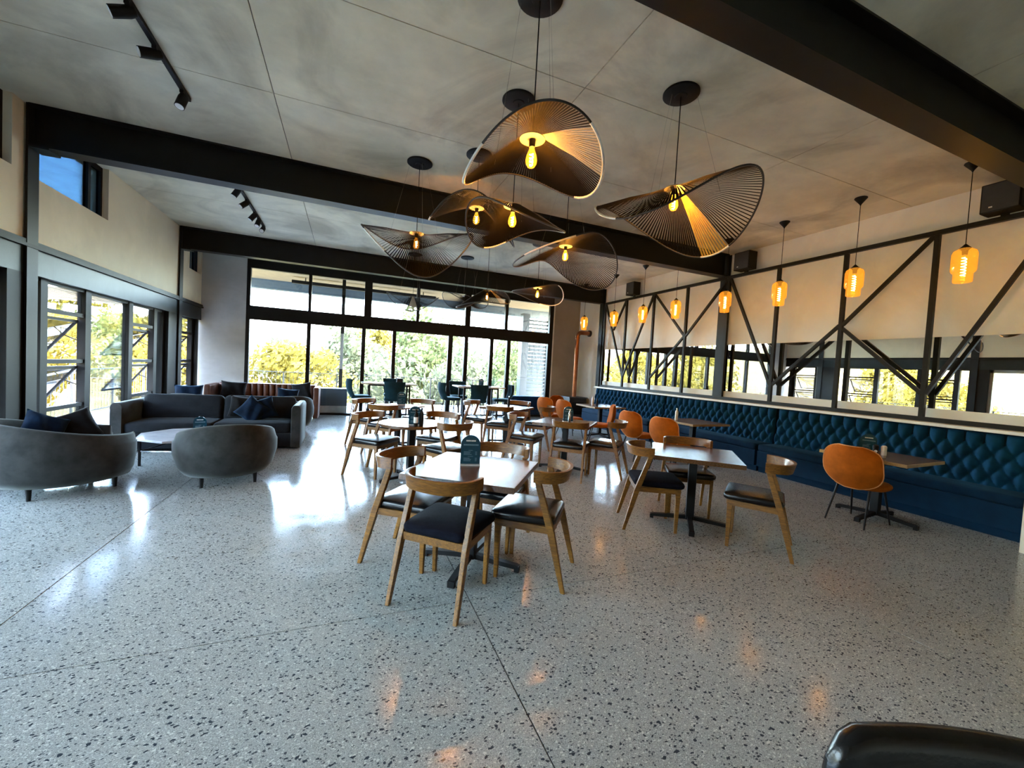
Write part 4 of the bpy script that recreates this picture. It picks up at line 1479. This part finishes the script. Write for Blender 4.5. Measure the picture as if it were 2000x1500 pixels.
railing('thin steel balustrade along the terrace beyond the back doors', (-5.1, 15.1, -0.03), (9.0, 15.1, -0.03))
railing('thin steel balustrade along the balcony beyond the left windows', (-5.2, -4.9, -0.03), (-5.2, 15.1, -0.03))

pg = thing('pergola', 'slatted wooden canopy over the balcony beyond the left windows', 'pergola', (-3.52, 5.0, 0))
for i in range(25):
    x = -0.10 - i * 0.14
    MB().box(x - 0.022, x + 0.022, -8, 6.7, 2.42, 2.47).build('slat', 'slat_wood', pg)
for y in (-6, -3, 0, 3, 6):
    MB().box(-3.6, 0.0, y - 0.03, y + 0.03, 2.47, 2.58).build('rafter', 'slat_wood', pg)

scn = thing('louvre_screen', 'blue-grey louvred screen at the right end of the terrace outside', 'screen', (6.40, 13.6, 0))
MB().box(-0.62, -0.36, -0.14, 0.14, -0.03, 3.5).build('post', 'bluegrey_paint', scn)
MB().box(0.44, 0.60, -0.10, 0.10, -0.03, 3.5).build('post', 'wall_plaster_white', scn)
for i in range(24):
    z = 0.25 + i * 0.132
    MB().bar((-0.36, 0, z), (0.44, 0, z), 0.122 if i < 17 else 0.075, 0.018, up=(0, 0.97, 0.24)).build('slat', 'bluegrey_paint', scn)
pp = thing('terrace_post', 'slim terrace post, white above and black below, outside the left door panes', 'post', (-0.15, 12.6, -0.03))
MB().box(-0.045, 0.045, -0.045, 0.045, 0, 1.25).build('lower_sleeve', 'frame_black', pp)
MB().box(-0.04, 0.04, -0.04, 0.04, 1.25, 2.25).build('shaft', 'white_plastic', pp)
MB().box(-0.045, 0.045, -0.045, 0.045, 2.25, 3.8).build('upper_sleeve', 'frame_black', pp)
bn = thing('outdoor_bench', 'dark blue upholstered bench outside the right door panes', 'bench', (5.60, 12.30, -0.03))
MB().box(-0.75, 0.65, -0.05, 0.40, 0.0, 0.40).build('seat', 'velvet_navy', bn, bevel=0.02)
MB().box(-0.75, 0.65, -0.25, -0.05, 0.0, 0.66).build('backrest', 'velvet_navy', bn, bevel=0.02)
pb = thing('reflection_box', 'added dark blue box on white feet outside, standing in for a reflection in the door glass, right of the brown sofa', 'stand_in', (-0.32, 12.15, -0.03))  # box added in place of the blue reflection low in the door glass
MB().box(-0.40, 0.36, -0.2, 0.2, 0.26, 0.73).build('box', 'bluegrey_paint', pb, bevel=0.01)
MB().box(-0.40, 0.36, -0.2, 0.2, 0.06, 0.26).build('skirt', 'white_plastic', pb)
MB().box(-0.36, 0.32, -0.16, 0.16, 0.0, 0.06).build('foot', 'white_plastic', pb)

yu = thing('potted_yucca', 'spiky yucca in a dark pot outside behind the right bar table', 'plant', (4.52, 12.85, -0.03))
MB().lathe([(0.15, 0), (0.20, 0.05), (0.23, 0.42), (0.21, 0.45), (0.05, 0.43)], 20).build('pot', 'pot_grey', yu, smooth=True)
MB().tube([(0, 0, 0.42), (0.01, 0, 0.86)], [0.035, 0.03], 8).build('trunk', 'bark', yu, smooth=True)
for k in range(26):
    a = k * 2.4
    el = 0.15 + 1.25 * (k / 26)
    L = 0.42 + 0.12 * random.random()
    d = Vector((math.cos(a) * math.cos(el), math.sin(a) * math.cos(el), math.sin(el)))
    s = d.cross(Vector((0, 0, 1))).normalized() * 0.016
    p0 = Vector((0.01, 0, 0.85))
    p1, p2 = p0 + d * L * 0.55, p0 + d * L + Vector((0, 0, -0.05 * math.cos(el)))
    MB().add([p0 - s * 0.6, p0 + s * 0.6, p1 + s, p1 - s, p2], [(0, 1, 2, 3), (3, 2, 4)]).build('leaf', 'leaf_agave', yu)

# ------------------------------------------------------------------ outside: slopes, trees, houses
def hz(x, y):
    """ground height: it drops below the terrace and climbs to a far hillside on the left, low straight behind"""
    r = math.hypot(x, y)
    th = math.atan2(-x, y)
    w = min(1.0, max(0.0, (th - 0.20) / 0.16))
    w = w * w * (3 - 2 * w)
    up = 9.0 * w / (1 + math.exp(-(r - 52) / 8.0)) + 1.2 / (1 + math.exp(-(y - 40) / 6.0))
    if th > 0.6:
        up += 6.0 * min(1, (th - 0.6) / 0.5) / (1 + math.exp(-(r - 42) / 7.0))
    return -4.2 + up + 0.7 * math.sin(x * 0.21 + 1) * math.cos(y * 0.17)


NX, NY = 80, 105
MBt = MB().grid(lambda u, v: (-100 + 160 * u, -60 + 210 * v, hz(-100 + 160 * u, -60 + 210 * v)), NX, NY)
hl = MBt.build('hill', 'hillside', None, smooth='all')
struct(hl)


def foliage_mesh(name, mat, rx, rz, nleaf, size, seed, clumps=26):
    rnd = random.Random(seed)
    cl = []
    for _ in range(clumps):
        while True:
            p = Vector((rnd.uniform(-1, 1), rnd.uniform(-1, 1), rnd.uniform(-1, 1)))
            if p.length < 1:
                break
        cl.append((Vector((p.x * rx * 0.8, p.y * rx * 0.8, p.z * rz * 0.8)), rnd.uniform(0.25, 0.42) * rx))
    b = MB()
    for i in range(nleaf):
        c, r = cl[rnd.randrange(clumps)]
        v = Vector((rnd.gauss(0, 1), rnd.gauss(0, 1), rnd.gauss(0, 1))).normalized() * r * rnd.uniform(0.55, 1.05)
        v.z *= 0.8
        p = c + v
        n = (v.normalized() + Vector((rnd.gauss(0, 0.6), rnd.gauss(0, 0.6), rnd.gauss(0, 0.6)))).normalized()
        a = n.orthogonal().normalized()
        bb = n.cross(a)
        s = size * rnd.uniform(0.6, 1.3)
        b.add([p - a * s, p + bb * s * 0.55, p + a * s, p - bb * s * 0.55], [(0, 1, 2, 3)])
    return b.build(name, mat, None, kind='stuff')


def make_tree(label, kind, rx, rz, trunk, nleaf, size, seed):
    t = thing('tree', label, 'tree', (0, 0, 0), 0, 'trees beyond the glass')
    f = foliage_mesh('foliage', kind, rx, rz, nleaf, size, seed)
    f.parent = t
    f.location = (0, 0, trunk + rz * 0.7)
    b = MB().tube([(0, 0, -0.6), (0.08, 0.02, trunk * 0.6), (0.02, 0.1, trunk + rz * 0.6)], [0.16 * rx / 2, 0.12 * rx / 2, 0.05 * rx / 2], 8)
    b.build('trunk', 'bark', t, smooth=True)
    rnd = random.Random(seed + 5)
    for k in range(5):
        a = k * 1.26 + rnd.random()
        e = Vector((math.cos(a) * rx * 0.7, math.sin(a) * rx * 0.7, trunk + rz * rnd.uniform(0.4, 1.2)))
        MB().tube([(0.05, 0.03, trunk * 0.7), Vector((0.05, 0.03, trunk * 0.9)) * 0.5 + e * 0.5, e], [0.06 * rx / 2, 0.04 * rx / 2, 0.015], 5).build('branch', 'bark', t)
    return t


KINDS = {'yellow': ('leaf_yellow', 'sunlit yellow-green tree'), 'green': ('leaf_green', 'mid-green leafy tree'), 'pale': ('leaf_pale', 'pale grey-green airy tree')}
PROTO = {}
TR = [  # x, y, kind, scale, where
    (-2.4, 25.0, 'yellow', 1.22, 'behind the leftmost pane of the back doors'),
    (0.4, 32.5, 'pale', 1.45, 'behind the terrace post outside'),
    (1.9, 19.8, 'pale', 1.05, 'behind the left-hand bar table'),
    (6.4, 24.2, 'pale', 1.2, 'behind the middle of the back doors, close to the railing'),
    (6.6, 35.5, 'green', 1.8, 'far behind the middle of the back doors'),
    (11.6, 28.0, 'green', 1.2, 'behind the potted yucca outside'),
    (6.3, 19.2, 'pale', 0.88, 'low behind the gap between the two bar tables'),
    (10.6, 19.8, 'green', 0.95, 'left of the louvred screen outside'),
    (14.8, 38.0, 'pale', 1.35, 'far behind the right-hand bar table'),
    (-7.2, 22.6, 'yellow', 0.95, 'beyond the far left window with one open sash'),
    (16.5, 26.0, 'green', 1.2, 'behind the louvred screen outside'),
    (-12.6, 24.0, 'yellow', 1.0, 'beyond the nearer open sashes of the left windows'),
    (-12.0, 10.3, 'yellow', 0.80, 'on the left slope, mirrored behind the third banquette post'),
    (-14.5, 4.6, 'yellow', 0.95, 'on the left slope, mirrored at the right end of the mirror strip'),
    (-10.6, 30.2, 'yellow', 1.1, 'beyond the wide fixed pane of the left windows'),
    (-18.5, 12.6, 'yellow', 0.95, 'on the left slope, behind the nearest mirrored ones'),
    (-15.0, -1.5, 'yellow', 1.0, 'beyond the sliding glass door at the left edge'),
    (-17.6, 30.0, 'yellow', 1.15, 'beyond the nearer open sashes, behind another yellow one'),
    (-24.5, 6.5, 'yellow', 1.2, 'far up the left slope, level with the near beam'),
    (-24.5, 18.0, 'yellow', 1.2, 'far up the left slope, level with the round pendant row'),
    (-17.0, -8.5, 'yellow', 1.2, 'on the left slope behind the camera'),
    (-19.0, 41.0, 'yellow', 1.2, 'far beyond the wide fixed pane, below the white houses'),
    (-5.5, 44.0, 'pale', 1.1, 'farthest, beyond the left panes of the back doors'),
    (3.0, 47.0, 'yellow', 1.5, 'farthest, beyond the middle panes of the back doors'),
    (11.5, 49.0, 'pale', 1.5, 'farthest, beyond the right panes of the back doors'),
]
for i, (x, y, k, s, where) in enumerate(TR):
    lab = KINDS[k][1] + ' ' + where
    z = hz(x, y) - 0.1
    if k not in PROTO:
        PROTO[k] = make_tree(lab, KINDS[k][0], 2.3, 2.2, 1.9, 4200, 0.13, 11 + len(PROTO))
        o = PROTO[k]
        o.location = (x, y, z)
        o.scale = (s, s, s)
    else:
        dup(PROTO[k], (x, y, z), (i * 67) % 360, lab, scale=(s, s, s * (1.08 + 0.22 * ((i * 37) % 10) / 10)))

HB = [(-31, 72, 9, 7, 8.5, 35, 'white three-storey house on the far hill beyond the left windows'),
      (-41, 76, 8, 6, 7.0, 40, 'low white house farther along the hill beyond the left windows'),
      (-22, 90, 8, 6, 6.5, 30, 'white house on the hill beyond the far left window')]
for x, y, w, d, h, a, lab in HB:
    t = thing('house', lab, 'house', (x, y, hz(x, y) - 1.0), a, 'white houses on the far hill')
    MB().box(-w / 2, w / 2, -d / 2, d / 2, 0, h).build('walls', 'building_white', t)
    MB().box(-w / 2 - 0.3, w / 2 + 0.3, -d / 2 - 0.3, d / 2 + 0.3, h, h + 0.3).build('roof', 'fascia_blue', t)
    for fl_ in range(int((h - 1) // 2.5)):
        for k in range(4):
            xx = -w / 2 + w * (k + 0.5) / 4
            zz = 2.0 + fl_ * 2.5
            wn_ = MB().box(xx - 0.5, xx + 0.5, -d / 2 - 0.05, -d / 2 + 0.02, zz, zz + 1.3).build('window', 'fascia_blue', t)
            MB().box(xx - 0.42, xx + 0.42, -d / 2 - 0.07, -d / 2 - 0.05, zz + 0.08, zz + 1.22).build('pane', 'building_pane', wn_)
            yy = -d / 2 + d * (k + 0.5) / 4
            wn_ = MB().box(w / 2 - 0.02, w / 2 + 0.05, yy - 0.4, yy + 0.4, zz, zz + 1.3).build('window', 'fascia_blue', t)
            MB().box(w / 2 + 0.05, w / 2 + 0.07, yy - 0.33, yy + 0.33, zz + 0.08, zz + 1.22).build('pane', 'building_pane', wn_)
